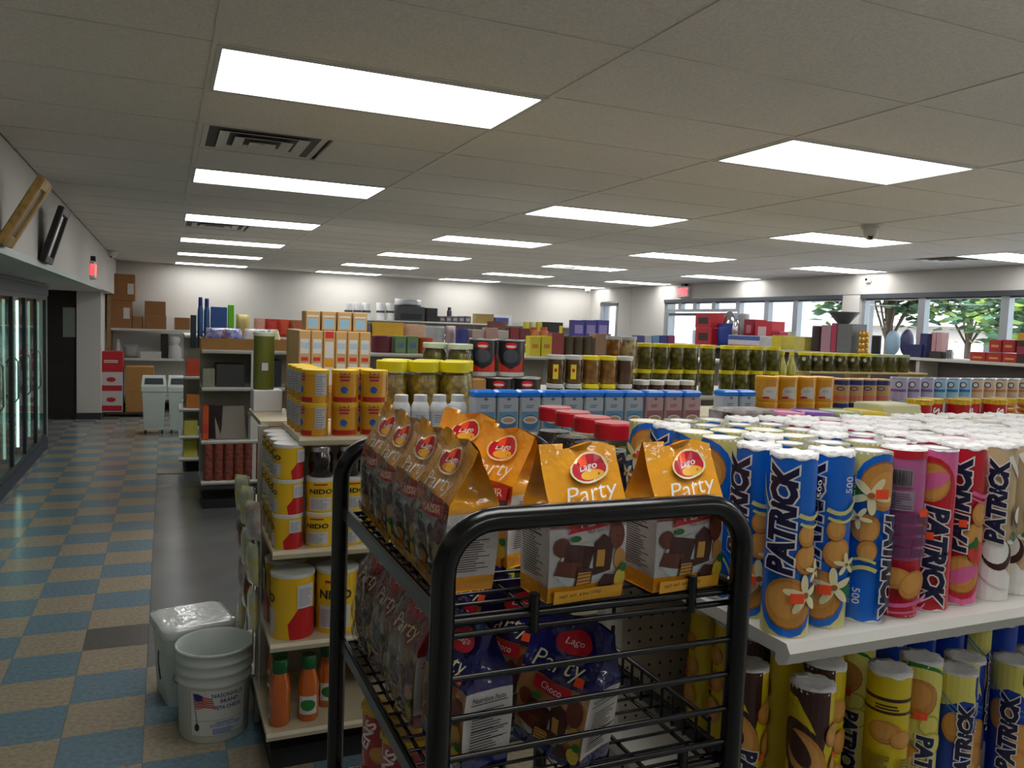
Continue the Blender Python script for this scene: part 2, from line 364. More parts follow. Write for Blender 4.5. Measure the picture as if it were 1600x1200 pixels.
# ================================================================== OUTDOORS
struct('parking_lot', MB().box(XR+.25, 120, -60, 160, -.4, -.15).me('parking_lot', mat((176, 174, 170), .9, noise=.15, nscale=.6, name='concrete')))
def tree(label, x, y, h, cz, rx, rz, seed, n=4200):
    t = thing('street_tree', label, 'tree', (x, y, -.15)); rnd = random.Random(seed)
    BK = mat((92, 78, 66), .9, noise=.4, nscale=6, name='bark')
    m = MB(); m.tube([(0,0,0),(.06,.05,h*.4),(.02,-.05,cz)], .12, 8)
    for k in range(7):
        a = k*.9+rnd.random(); e = Vector((cos(a)*rx*.7, sin(a)*rx*.7, cz+rz*rnd.uniform(-.2, .6))); m.tube([(0, 0, h*.42), (e.x*.4, e.y*.4, h*.42+(e.z-h*.42)*.5), tuple(e)], .04, 5)
    ob('trunk', m.me('tree_trunk', BK), t)
    f = MB()
    cl = [(Vector((rnd.gauss(0, .5), rnd.gauss(0, .5), rnd.gauss(0, .4)))) for _ in range(24)]
    for k in range(n):
        c = rnd.choice(cl); p = Vector((c.x*rx*.8+rnd.gauss(0, .22)*rx, c.y*rx*.8+rnd.gauss(0, .22)*rx, cz+c.z*rz*.9+rnd.gauss(0, .22)*rz))
        s = rnd.uniform(.14, .3); R = Matrix.Rotation(rnd.uniform(0, 6.3), 3, 'Z') @ Matrix.Rotation(rnd.uniform(-1.2, 1.2), 3, 'X')
        f.add([p+R @ Vector(q) for q in ((-s,0,0),(0,-s*.5,.02),(s,0,0),(0,s*.5,.02))], [(0,1,2,3)], rnd.choice((0,0,1)))
    o = ob('foliage', f.me('tree_foliage', [mat((58, 96, 70), .7, name='leaf_dark'), mat((120, 150, 70), .7, name='leaf_light')]), t); o['kind'] = 'stuff'
tree('leafy street tree seen through the centre window bays', 31, 23.6, 4, 4.6, 3.2, 2.0, 1)
tree('leafy street tree left of the others outside the windows', 23.5, 21.0, 4, 4.4, 2.2, 1.8, 2)
tree('leafy street tree at the right edge of the windows', 24, 15.4, 4, 4.3, 2.6, 1.9, 3)
def house(label, x0, x1, y0, y1, h, col, roofc, rh=1.4, nw=5):
    t = thing('house', label, 'building', ((x0+x1)/2, (y0+y1)/2, -.15)); a, b = (x1-x0)/2, (y1-y0)/2
    ob('wall', MB().box(-a, a, -b, b, 0, h).me('house_wall', mat(col, .9, name='stucco')), t)
    ob('roof', MB().prism([(-b-.5, h), (b+.5, h), (0, h+rh)], -a-.5, a+.5).me('house_roof', mat(roofc, .9, name='shingle')), t)
    for k in range(nw):
        yy = -b+(k+.5)*2*b/nw
        w = ob('window', MB().box(-a-.06, -a, yy-.6, yy+.6, 1.0, 2.1).me('house_window', mat((228, 228, 226), .6)), t)
        ob('pane', MB().box(-a-.08, -a-.06, yy-.5, yy+.5, 1.1, 2.0).me('house_pane', mat((70, 84, 92), .1)), w)
house('low grey house across the street behind the parked car', 38, 46, 22, 44, 2.7, (196, 192, 186), (226, 226, 224), 1.6, 6)
house('pale building seen through the windows beside the entrance', 22, 30, 28.5, 42, 5.2, (206, 208, 214), (190, 192, 198), .5, 5)
def car(x, y, rz):
    t = thing('parked_car', 'white car parked outside the window wall', 'car', (x, y, -.15), (0, 0, rz))
    W = mat((225, 228, 230), .25, coat=.6, name='car_paint')
    m = MB(); pr = [(-2.2,.35),(-2.2,.75),(-1.3,.92),(-.75,1.4),(.75,1.42),(1.5,.98),(2.2,.85),(2.25,.35)]
    m.prism([(a, b) for a, b in pr], -.85, .85); ob('body', m.me('car_body', W), t)
    ob('side_window', MB().prism([(-1.15,.95),(-.7,1.34),(.7,1.36),(1.3,1.0)], -.87, .87).me('car_glass', mat((40, 48, 54), .05)), t)
    for a in (-1.4, 1.4):
        for s in (-1, 1):
            ob('wheel', MB().lathe([(.32,-.1),(.33,0),(.32,.1)], 18, M=Matrix.Translation((s*.8, a, .33)) @ Matrix.Rotation(pi/2, 4, 'Y')).me('car_wheel', mat((30, 30, 30), .7)), t)
car(20.5, 15.4, .15)

# ================================================================== THE LEFT SIDE: coolers, frames, exit sign
ck = thing('display_cooler', 'walk-in cooler with tall glass doors along the left wall', 'cooler', (-1.35, 4.0, 0))
NAVY = mat((36, 52, 74), .45, metal=.2, name='navy_enamel'); ALU = mat((120, 138, 140), .3, metal=.7, name='door_aluminium')
y0c, y1c = -.8, 7.45
ob('cabinet', MB().box(-1.0, -.9, y0c, y1c, .1, 2.0).box(-.9, -.02, y1c-.08, y1c, 0, 2.0).box(-.9, 0, y0c, y1c, 1.93, 2.018).me('cooler_cabinet', mat((150, 156, 154), .5)), ck)
ob('kick_plate', MB().box(-.9, .02, y0c, y1c, 0, .13).me('cooler_kick', NAVY), ck)
ob('head_rail', MB().box(-.05, .03, y0c, y1c, 1.88, 1.99).me('cooler_head', NAVY), ck)
ob('end_panel', MB().box(-.06, .01, y1c, y1c+.06, 0, 2.0).me('cooler_end', mat((150, 152, 150), .5)), ck)
dw = .785; bounds = [y1c-.04-dw*i for i in range(11)]
SH = mat((170, 186, 186), .5, name='cooler_shelf')
for i in range(10):
    b1, b0 = bounds[i], bounds[i+1]
    if b0 < y0c: break
    d = ob('door', MB().box(-.03, .01, b0, b0+.035, .13, 1.88).box(-.03, .01, b1-.035, b1, .13, 1.88).box(-.03, .01, b0+.035, b1-.035, .13, .18).box(-.03, .01, b0+.035, b1-.035, 1.83, 1.88).me('cooler_door', [mat((52, 64, 72), .4, metal=.4)]), ck)
    ob('glass', MB().box(-.012, -.006, b0+.035, b1-.035, .18, 1.83).me('cooler_glass', COOLGLASS), d)
    ob('handle', MB().tube([(.012, b0+.05, .8), (.04, b0+.05, .84), (.04, b0+.05, 1.2), (.012, b0+.05, 1.24)], .008, 6).me('cooler_handle', ALU), d)
for z in (.5, .85, 1.2, 1.55): ob('shelf', MB().box(-.75, -.12, y0c, y1c-.1, z-.012, z).me('cooler_shelf', SH), ck)
COOLL = mat((205, 245, 228), .5, emit=7.0, name='cooler_lamp_lit'); COOLD = mat((190, 235, 222), .5, emit=1.2, name='cooler_lamp_dim')
for bi in range(0, 9): ob('lamp_tube', MB().lathe([(.012, .25), (.012, 1.8)], 8, M=Matrix.Translation((-.07, bounds[bi]-(.06 if bi == 0 else 0), 0))).me('cooler_lamp', COOLL if bi == 2 else COOLD), ck)
KIND['cool_bottle'] = [('bottle', MB().lathe([(.035,0),(.037,.01),(.037,.16),(.03,.2),(.014,.24),(.014,.26)], 10, soft=True).me('cool_bottle', mat((190, 214, 220), .2, coat=.4))), ('cap', MB().lathe([(.016,.258),(.016,.28)], 10).me('cool_cap', mat((60, 96, 150), .5)))]
cnt = 0
for si, z in enumerate((.5, .85, 1.2, 1.55)):
    for k in range(10):
        y = 4.0+y1c-.3-k*.3
        inst('cool_bottle', 'water_bottle', '%s pale drink bottle from the dark doorway on the %s cooler shelf' % (ORD[k], ('lowest', 'second lowest', 'second highest', 'highest')[si]), 'bottle', 'drinks in the cooler', (-1.35-.25, y, z))
def frame_hung(label, name, quad, X, border, mb, mi):
    # a framed panel hung on the soffit wall, its top leaning into the room
    y0, y1, z0, z1, lean = quad
    t = thing(name, label, 'picture frame', (X, (y0+y1)/2, z0), (0, lean, 0)); w = (y1-y0)/2; h = z1-z0
    for nm, b in (('frame_side', (-w, -w+border, 0, h)), ('frame_side', (w-border, w, 0, h)), ('frame_rail', (-w+border, w-border, 0, border)), ('frame_rail', (-w+border, w-border, h-border, h))):
        ob(nm, MB().bbox(-.02, .02, b[0], b[1], b[2], b[3], .006).me('frame_member', mb), t)
    ob('panel', MB().box(-.012, .004, -w+border, w-border, border, h-border).me('frame_panel', mi), t); return t
frame_hung('ornate gold framed picture hung on the left soffit', 'gold_framed_picture', (4.76, 5.04, 2.04, 2.44, .5), -.765, .06, mat((196, 160, 92), .4, metal=.3, noise=.4, nscale=30, bump=.5, bscale=60, name='gilt'), mat((150, 140, 128), .5, noise=.3, nscale=8))
frame_hung('black framed mirror hung on the left soffit beside the gold frame', 'black_framed_mirror', (6.3, 6.7, 2.04, 2.44, .3), -.765, .05, mat((24, 22, 22), .4), mat((170, 172, 170), .12, metal=.9, noise=.3, nscale=5))
ex = thing('exit_sign', 'red lit exit sign on the soffit above the back doorway', 'exit sign', (-.79, 10.6, 2.09))
ob('housing', MB().bbox(0, .05, -.18, .18, 0, .2, .006).me('exit_housing', mat((200, 200, 196), .5)), ex)
ob('mount', MB().box(0, .05, -.06, .06, .2, .26).me('exit_mount', mat((26, 26, 26), .5)), ex)
RED = mat((255, 70, 80), .5, emit=2.2, name='exit_red')
d = Dec().text('EXIT', 0, .1, .3, .13, RED, off=.02)
ob('lettering', d.build('exit_text', lambda u, v, e: Vector((.0505+e, u, v))), ex)
ob('lettering', Dec().text('EXIT', .025, .1, .04, .13, RED, off=.02).build('exit_text', lambda u, v, e: Vector((u, -.1805-e, v))), ex)
ex = thing('exit_sign', 'red lit exit sign above the shop entrance', 'exit sign', (XR, 12.35, 2.36))
ob('housing', MB().bbox(-.06, 0, -.17, .17, 0, .2, .006).me('exit_housing2', mat((214, 200, 200), .5)), ex)
ob('mount', MB().box(-.06, 0, -.06, .06, .2, .245).me('exit_mount2', mat((26, 26, 26), .5)), ex)
ob('lettering', Dec().text('EXIT', 0, .1, .3, .14, RED, off=.02).build('exit_text2', lambda u, v, e: Vector((-.0605-e, -u, v))), ex)
# small cameras
def dome(label, loc, base_up=True):
    t = thing('security_camera', label, 'security camera', loc)
    ob('mount', MB().lathe([(.07, 0), (.07, -.025)], 16).me('cam_mount', mat((190, 188, 184), .5)), t)
    ob('housing', MB().lathe([(.06, -.025), (.06, -.06), (.045, -.095), (.02, -.112), (0, -.115)], 16, soft=True).me('cam_housing', mat((204, 202, 198), .4)), t)
    ob('lens', MB().lathe([(.022, 0), (.022, .03)], 12, M=Matrix.Translation((-.03, -.03, -.08)) @ Matrix.Rotation(-pi*.65, 4, (1, -1, 0))).me('cam_lens', mat((16, 16, 18), .2)), t)
p = at_z(1361, 352, CEIL); dome('white dome camera on the ceiling near the window side lights', (p.x, p.y, CEIL))
p = at_z(168, 384, CEIL); dome('small ceiling camera in the far corner by the left soffit', (XL+.09, 13.2, CEIL))
p = at_z(951, 444, CEIL); dome('small camera on the ceiling by the back right corner', (8.3, 15.3, CEIL))
t = thing('wall_camera', 'round white camera on the wall above the windows', 'security camera', (XR, at_x(1358, 437, XR).y, at_x(1358, 437, XR).z))
RY = Matrix.Rotation(-pi/2, 4, 'Y')
ob('housing', MB().lathe([(.055, 0), (.055, .03), (.04, .05)], 16, M=RY).me('wcam', mat((214, 212, 208), .5)), t); ob('lens', MB().lathe([(.018, .05), (.018, .058)], 12, M=RY).me('wcam_lens', mat((14, 14, 16), .2)), t)

# ================================================================== SHELVING
SHM = mat((196, 194, 186), .4, noise=.06, nscale=8, name='shelf_enamel'); UPM = mat((176, 172, 162), .5, name='upright_enamel'); PEG = mat((170, 162, 146), .7, noise=.1, nscale=6, name='pegboard')
HOLE = mat((22, 20, 18), .9, name='peg_hole'); BASE = mat((30, 30, 32), .6, name='plinth_black')
SHT = mat((196, 184, 154), .45, noise=.12, nscale=8, name='aged_shelf_enamel')
def shelf_mesh(x0, x1, yf, yb, z, lip=.035, SHM=None):
    SHM = SHM or globals()['SHM']
    s = 1 if yb > yf else -1
    return MB().prism([(yf, z), (yf-s*.008, z-.012), (yf-s*.002, z-lip+.006), (yf+s*.012, z-lip), (yf+s*.02, z-lip+.004), (yf+s*.02, z-.02), (yb, z-.02), (yb, z)] if s > 0 else
                      [(yb, z), (yb, z-.02), (yf-.02, z-.02), (yf-.02, z-lip+.004), (yf-.012, z-lip), (yf+.002, z-lip+.006), (yf+.008, z-.012), (yf, z)], x0, x1).me('shelf', SHM)
def gondola(name, label, x0, x1, yf, ys, yb, shelves, back_shelves=(), spine_top=1.25, base=.12, holes=False, sm=None):
    t = thing(name, label, 'shelving', (x0, ys, 0)); X, Y = x0, ys
    def P(n, me): o = ob(n, me, t, (-X, -Y, 0)); return o
    for (z, a, b, f) in shelves: P('shelf', shelf_mesh(a, b, f, ys-.012, z, SHM=sm))
    for (z, a, b, f) in back_shelves: P('shelf', shelf_mesh(a, b, f, ys+.012, z, SHM=sm))
    if shelves or back_shelves:
        lo = yf+.06 if yf is not None else ys-.02; hi = yb-.06 if yb is not None else ys+.02
        P('plinth', MB().box(x0+.02, x1-.02, lo, hi, 0, base-.04).me('plinth', BASE))
    P('back_panel', MB().box(x0+.01, x1-.01, ys-.008, ys+.008, base, spine_top).me('back_panel', PEG))
    n = max(1, round((x1-x0)/1.2))
    for k in range(n+1):
        xx = x0+.02+(x1-x0-.04)*k/n
        P('upright', MB().box(xx-.02, xx+.02, ys-.016, ys+.016, 0, spine_top+.01).me('upright', UPM))
    if holes:
        m = MB()
        for i in range(int((x1-x0-.1)/.0254)):
            for j in range(int((spine_top-base)/.0254)):
                xx = x0+.06+i*.0254; zz = base+.02+j*.0254
                m.add([(xx+.0032*cos(a), ys-.0086, zz+.0032*sin(a)) for a in [k*pi/3 for k in range(6)]], [tuple(range(6))])
        m2 = MB()
        for zz in [base+.05+.05*k for k in range(int((spine_top-base)/.05))]: m2.box(x0+.014, x0+.022, ys-.0172, ys-.016, zz, zz+.028)
        o = P('peg_holes', m.me('peg_holes', HOLE)); o['kind'] = 'stuff'; o = P('upright_slots', m2.me('upright_slots', HOLE)); o['kind'] = 'stuff'
    return t
Z0 = 1.30; YS0 = 1.335
gondola('gondola_shelving', 'pale metal shelving right of the black rack holding biscuit rolls', .785, 3.6, .835, YS0, 1.83,
        [(Z0, .785, 3.6, .835), (.945, .785, 3.6, .82), (.60, .785, 3.6, .8), (.16, .785, 3.6, .78)],
        [(Z0, .785, 3.6, 1.83), (.945, .785, 3.6, 1.85), (.16, .785, 3.6, 1.88)], 1.27, .12, True)
YS1 = 3.47
gondola('gondola_shelving', 'pale shelving with yellow milk powder tins beside the left aisle', .36, 6.0, 3.0, YS1, 3.98,
        [(1.285, .455, 6.0, 3.0), (.87, .365, 6.0, 2.98), (.53, .36, 6.0, 2.96), (.2, .35, 6.0, 2.95)],
        [(1.285, .37, 6.0, 3.98), (.87, .37, 6.0, 3.99), (.5, .36, 6.0, 4.0), (.2, .35, 6.0, 4.0)], 1.26, sm=SHT)
ZT2 = 1.24
gondola('gondola_shelving', 'shelving run of pickle jars behind the milk powder shelves', 1.5, 6.4, 5.1, 5.6, 6.1,
        [(ZT2, 1.5, 6.4, 5.1), (.7, 1.5, 6.4, 5.08), (.2, 1.5, 6.4, 5.05)], [(ZT2, 1.5, 6.4, 6.1), (.7, 1.5, 6.4, 6.1)], ZT2-.03)
g3t = gondola('gondola_shelving', 'white end shelving with the cardboard tray of packets, middle distance', .3, 6.2, 7.5, 8.0, 8.5,
        [(1.42, .3, 6.2, 7.52), (1.09, .3, 6.2, 7.5), (.62, .3, 6.2, 7.5), (.26, .3, 6.2, 7.48)], [(1.42, .3, 6.2, 8.48), (.62, .3, 6.2, 8.5)], 1.39)
ob('end_post', MB().box(.36, .42, -.49, -.45, .26, 1.42).me('end_post', SHM), g3t, (.05, 0, 0))
gondola('gondola_shelving', 'far shelving run beyond the white end shelves', .2, 6.2, 9.4, 9.9, 10.4,
        [(1.5, .2, 6.2, 9.42), (1.05, .2, 6.2, 9.4), (.7, .15, 6.2, 9.38), (.4, .15, 6.2, 9.36), (.16, .15, 6.2, 9.34)], [(1.5, .2, 6.2, 10.38), (.7, .2, 6.2, 10.4)], 1.47)
gondola('gondola_shelving', 'farthest shelving run before the back wall', 1.6, 7.4, 11.6, 12.1, 12.6,
        [(1.55, 1.6, 7.4, 11.62), (.9, 1.6, 6.4, 11.6), (.3, 1.6, 6.4, 11.6)], [(1.55, 1.6, 7.4, 12.58), (.3, 1.6, 6.4, 12.6)], 1.52)
WZ = 1.75
gondola('wall_shelving', 'shelving unit along the back wall topped with paper towel rolls', 2.6, 8.2, 15.3, 15.86, None,
        [(WZ, 2.6, 8.2, 15.32), (1.2, 2.6, 8.2, 15.3), (.6, 2.6, 8.2, 15.3), (.16, 2.6, 8.2, 15.28)], (), 1.72)
# window-side display shelf runs along the glass (turned 90 degrees)
wx0, wx1, wz = 6.9, 7.5, 1.56
wt = thing('window_shelving', 'long display shelf running along the front windows', 'shelving', (wx0, 8, 0))
for z in (wz, 1.0, .45): ob('shelf', MB().bbox(0, .6, -4.0, 3.2, z-.03, z, .004).me('window_shelf', SHM), wt)
ob('back_panel', MB().box(.285, .315, -4.0, 3.2, 0, wz-.03).me('window_shelf_back', mat((112, 104, 100), .7)), wt)
for yy in (-3.98, -2.2, -.4, 1.4, 3.16): ob('upright', MB().box(.02, .58, yy-.02, yy+.02, 0, wz-.03).me('window_upright', UPM), wt)
# stock-room style shelf in the back left corner
bt = thing('stock_shelf', 'wooden post shelving in the back left corner with boxes', 'shelving', (-.9, 15.3, 0))
sy = 15.3
za = at_y(235, 514, 15.3).z; zb_ = at_y(235, 560, 15.3).z
for z in (za, zb_, .25): ob('shelf', MB().bbox(.06, 1.55, 0, .56, z-.04, z, .004).me('stock_shelf_board', SHM), bt)
for x, hh in ((.03, 2.0), (1.52, za)): ob('post', MB().box(x-.03, x+.03, 0, .05, 0, hh).box(x-.03, x+.03, .5, .56, 0, hh).me('stock_post', mat((150, 122, 84), .7, noise=.2, nscale=8)), bt)

# ================================================================== BISCUIT ROLLS
TR, TH = .0325, .255
NV = mat((14, 14, 56), .4, coat=.2, name='navy_ink'); WH = mat((232, 226, 220), .4, coat=.5, name='white_ink')
def ink(c, name=None): return mat(c, .4, coat=.2, name=name)
BLUE = ink((0, 104, 208)); CREAM = ink((216, 210, 130)); TAN = ink((206, 142, 62)); TAND = ink((164, 98, 40)); TANL = ink((218, 158, 78)); REDI = ink((196, 14, 40)); PINK = ink((226, 104, 160)); MAG = ink((168, 78, 136)); GREEN = ink((30, 110, 40))
BEIGE = ink((206, 180, 140)); BRN = ink((64, 30, 22)); YEL = ink((224, 200, 24)); LEM = ink((232, 222, 110)); RBL = ink((14, 62, 170)); ORT = ink((255, 84, 36)); GRN2 = ink((22, 128, 52)); PET = ink((236, 228, 180)); DMAG = ink((112, 56, 96)); OLI = ink((140, 124, 20)); GREYI = ink((150, 140, 150)); BLK = ink((18, 16, 18)); LBL = ink((60, 150, 220)); STRAW = ink((216, 60, 50)); COCW = ink((240, 238, 232))
CAP = mat((238, 236, 234), .6, bump=.5, bscale=120, name='crimped_paper')
CAPS = []
for top in (1, 0):
    capm = MB()
    V = [(0, 0, TH+.0005 if top else -.0005)]; n = 24
    for k in range(n): V.append((TR*.62*cos(2*pi*k/n), TR*.62*sin(2*pi*k/n), (TH+.0015*(k % 2) if top else 0)))
    for k in range(n): V.append((TR*1.01*cos(2*pi*k/n), TR*1.01*sin(2*pi*k/n), (TH+.003+.0016*sin(k*2.3) if top else -.0))) 
    for k in range(n): V.append((TR*1.015*cos(2*pi*k/n), TR*1.015*sin(2*pi*k/n), (TH-.004-.002*sin(k*1.7) if top else .003)))
    F = []
    for k in range(n):
        j = (k+1) % n
        F += [(0, 1+k, 1+j), (1+k, 1+n+k, 1+n+j, 1+j), (1+n+k, 1+2*n+k, 1+2*n+j, 1+n+j)]
    capm.add(V, F, 0, True); CAPS.append(capm.me('roll_end_paper', CAP))
def roll_body(bands):
    prof = [(TR, 0)]; mm = []; mats = []
    for z1, m in bands:
        prof.append((TR, z1*TH)); mats.append(m); mm.append(len(mats)-1)
    return MB().lathe(prof, 28, mm, cap0=True, cap1=True).me('roll_wrap', mats)
def logo(d, u=-.008, v=.168, w=.156, h=.032, rot=pi/2):
    return d.text('PATRiCK', u, v, w, h, NV, rot=rot, shear=.22, off=.055, outline=WH, ooff=.055, space=.95)
def cookie(d, u, v, rx, ry, rot=0): d.ell(u, v-.0012, rx*1.04, ry*1.04, TAND, rot); d.ell(u, v, rx, ry, TAN, rot); d.ell(u-rx*.08, v+ry*.1, rx*.74, ry*.74, TANL, rot)
def flower(d, u, v, s):
    d.ell(u+.9*s, v-.2*s, .8*s, .5*s, GREEN, -.6)
    for k in range(5):
        a = .4+k*2*pi/5; d.ell(u+cos(a)*s*.75, v+sin(a)*s*.75, s*.72, s*.27, PET, a)
    d.ell(u, v, s*.22, s*.22, TAND)
def sw(d, m, u0, v0, u1, v1, sag, w): d.arc([(u0+(u1-u0)*k/8, v0+(v1-v0)*k/8-sag*sin(pi*k/8)) for k in range(9)], w, m)
def mk(name, bands, d): KIND[name] = [('wrapper', roll_body(bands)), ('end_paper', CAPS[0]), ('end_paper', CAPS[1]), ('print', d.on_cyl(name+'_print', TR))]
# vanilla
d = Dec()
d.rect(-.1, .1, 0, .036, CREAM); d.ell(.004, .05, .044, .05, BLUE, .3); d.rect(-.1, -.042, .03, .06, BLUE)
cookie(d, .006, .05, .034, .036, .5); cookie(d, .03, .112, .02, .021); cookie(d, .026, .146, .013, .016)
sw(d, CREAM, .012, .175, .06, .19, .012, .006); sw(d, CREAM, .014, .163, .06, .172, .01, .004); sw(d, CREAM, -.05, .235, -.02, .175, .01, .003); sw(d, LBL, -.052, .215, -.018, .165, .008, .002)
flower(d, .026, .062, .02); flower(d, .04, .096, .012)
logo(d); d.text('500', .036, .212, .024, .009, WH, rot=pi/2, off=.01); d.text('NET WT 17.6 OZ', .0445, .205, .04, .003, WH, rot=pi/2)
d.rect(-.012+.018, .002+.02, .052, .066, ORT)
mk('roll_vanilla', [(.14, CREAM), (1, BLUE)], d)
# strawberry
d = Dec()
d.ell(.004, .062, .046, .062, PINK, .2); d.ell(.004, .066, .042, .056, REDI, .2); cookie(d, .006, .052, .03, .03, .4); d.ell(.006, .05, .03, .012, PINK, .4)
cookie(d, .024, .11, .022, .026); cookie(d, .028, .15, .015, .02); d.ell(.026, .088, .016, .018, STRAW, .3); d.ell(.016, .1, .012, .004, GREEN, .7); d.ell(.022, .103, .01, .004, GREEN, 1.6)
sw(d, PINK, .01, .185, .06, .19, .01, .006); sw(d, PINK, .01, .176, .06, .18, .01, .003)
logo(d, v=.165); d.text('500', .038, .225, .02, .008, PINK, rot=pi/2)
d.rect(-.004, .006, .128, .14, ORT)
mk('roll_strawberry', [(.16, PINK), (1, REDI)], d)
# strawberry, back of pack
d = Dec(); d.rect(-.05, .05, 0, .088, REDI); d.rect(-.05, .05, .243, TH, REDI)
d.rect(-.026, .012, .2, .228, GREYI)
x = -.024
rnd = random.Random(3)
while x < .008:
    w = rnd.uniform(.0004, .0012); d.rect(x, x+w, .203, .226, BLK); x += w+rnd.uniform(.0005, .0012)
d.rect(-.028, .013, .165, .195, GREYI); d.lines(-.026, .011, .168, .193, 7, DMAG, .4, 2)
for k in range(4): d.rect(-.034, .012, .095+.0175*k, .108+.0175*k, DMAG); d.rect(.014, .034, .095+.0175*k, .108+.0175*k, DMAG)
cookie(d, -.004, .063, .02, .016); cookie(d, .016, .055, .014, .022, -.3)
sw(d, PINK, -.045, .03, .04, .036, .012, .006); sw(d, PINK, -.045, .018, .04, .022, .01, .003); d.ell(-.034, .002, .02, .012, PINK, .5)
d.rect(.018, .028, .158, .17, ORT)
mk('roll_strawberry_back', [(1, ink((190, 96, 150)))], d)
# coconut
d = Dec(); d.rect(-.1, .1, 0, .03, COCW); d.ell(.0, .03, .05, .02, COCW)
sw(d, COCW, -.05, .2, .01, .19, -.012, .004); sw(d, COCW, -.05, .15, .0, .13, .01, .004); sw(d, COCW, .02, .24, .06, .2, .01, .008); sw(d, COCW, .025, .1, .07, .12, .01, .008)
d.ell(.004, .052, .034, .02, TAN, -.7); d.ell(.008, .047, .034, .018, COCW, -.7); d.ell(.012, .078, .023, .027, BRN, .3); d.ell(.009, .084, .02, .022, COCW, .3)
d.lines(-.034, -.03, .09, .16, 9, TAND, .4, 3); logo(d, .004, .166, .14, .026)
d.ell(.042, .14, .012, .018, BRN); d.ell(.042, .143, .01, .014, COCW); d.ell(.04, .11, .014, .005, GREEN, .7)
mk('roll_coconut', [(1, BEIGE)], d)
# chocolate
d = Dec(); d.poly([(-.05, .255), (.02, .255), (.02, .2), (.012, .165), (-.01, .2), (-.03, .225), (-.05, .23)], BRN); d.poly([(-.05, .232), (-.032, .226), (-.012, .2), (.0, .19), (-.01, .21), (-.03, .24), (-.05, .243)], YEL)
d.ell(-.02, .16, .032, .052, BRN, .5); cookie(d, -.012, .152, .026, .045, .5); d.ell(-.025, .165, .014, .03, BRN, .6); d.poly([(-.04, .14), (-.02, .13), (-.012, .1), (-.034, .1)], BRN)
cookie(d, .03, .19, .016, .018); cookie(d, .036, .14, .014, .02)
logo(d, .002, .07, .13, .028, -pi/2)
d.rect(.018, .026, .115, .125, ORT); cookie(d, .03, .08, .018, .024)
mk('roll_chocolate', [(1, YEL)], d)
# chocolate, back of pack
d = Dec(); d.rect(-.1, .1, .213, .2185, BRN); d.rect(-.1, .1, .193, .1975, BRN); d.lines(-.02, .03, .2, .21, 2, BRN, .5, 4)
cookie(d, -.004, .165, .024, .018); cookie(d, .022, .155, .018, .014)
d.lines(-.034, .012, .05, .13, 16, OLI, .75, 5); d.lines(.016, .04, .05, .13, 16, OLI, .75, 6)
mk('roll_chocolate_back', [(1, YEL)], d)
# lemon
d = Dec(); d.ell(.01, .225, .05, .03, GRN2, -.2); d.ell(.012, .218, .05, .03, LEM, -.2); cookie(d, .004, .2, .03, .03); 
for u, v, s in ((.0, .145, .022), (.024, .155, .018), (.028, .125, .02)): d.ell(u, v, s, s, ink((196, 184, 60))); d.ell(u, v, s*.8, s*.8, LEM)
cookie(d, -.01, .1, .022, .02); cookie(d, -.012, .06, .022, .02); logo(d, .018, .075, .13, .026, -pi/2); d.rect(.0, .018, .165, .177, ORT)
mk('roll_lemon', [(1, LEM)], d)
# milk
d = Dec(); d.poly([(-.05, .255), (.02, .255), (.02, .225), (.03, .19), (.018, .205), (.0, .21), (-.02, .2), (-.05, .19)], LEM); cookie(d, -.012, .16, .018, .028); cookie(d, .026, .12, .02, .03, .3); cookie(d, .02, .07, .02, .03)
sw(d, LBL, -.05, .24, .03, .17, .01, .002); sw(d, LBL, -.05, .23, .03, .16, .01, .0015); logo(d, .004, .13, .15, .026); flower(d, .016, .045, .016)
mk('roll_milk', [(1, RBL)], d)
def face_cam(x, y): return math.atan2(x, -y)*0-math.atan2(x, y)
BR = 'biscuit roll'
front = [(.822, .9555, 'roll_vanilla', -30, 0, 'blue vanilla biscuit roll half hidden behind the rack post, top shelf'),
 (.818, .878, 'roll_vanilla', -2, 0, 'foremost blue vanilla biscuit roll with orange price sticker on its cookie'),
 (.899, .89, 'roll_vanilla', -22, 0, 'blue vanilla biscuit roll just right of the foremost one, lettering turned left'),
 (.971, .887, 'roll_vanilla', 56, 1, 'upside-down cream topped vanilla biscuit roll beside the pink one'),
 (1.045, .889, 'roll_strawberry_back', 6, 0, 'pink biscuit roll showing its barcode and nutrition panel'),
 (1.116, .891, 'roll_strawberry', 2, 1, 'upside-down red strawberry biscuit roll on the top shelf edge'),
 (1.19, .898, 'roll_strawberry', 8, 0, 'upright red strawberry biscuit roll left of the beige ones'),
 (1.266, .898, 'roll_coconut', 4, 0, 'beige coconut biscuit roll with whole lettering in view'),
 (1.342, .904, 'roll_coconut', -40, 0, 'beige coconut biscuit roll at the right picture edge'),
 (1.418, .904, 'roll_coconut', 10, 0, 'beige coconut biscuit roll past the right picture edge')]
def put_roll(k, x, y, z, off, flip, label, group, skip=()):
    rz = face_cam(x, y)+RAD(off)
    if flip: return inst(k, 'biscuit_roll', label, BR, group, (x, y, z+TH), rz+pi, 0, pi, skip=skip)   # stood on its head
    return inst(k, 'biscuit_roll', label, BR, group, (x, y, z), rz, skip=skip)
G = 'biscuit rolls on the top shelf'
def flip_inst(k, x, y, z, off, label, group, skip=()):
    t = inst(k, 'biscuit_roll', label, BR, group, (x, y, z+TH), skip=skip)
    t.rotation_mode = 'XYZ'; R = Matrix.Rotation(face_cam(x, y)+RAD(off), 3, 'Z') @ Matrix.Rotation(pi, 3, 'Y'); t.rotation_euler = R.to_euler(); return t
for x, y, k, off, fp, lab in front:
    if fp: flip_inst(k, x, y, Z0, off, lab, G)
    else: put_roll(k, x, y, Z0+.0005, off, 0, lab, G)
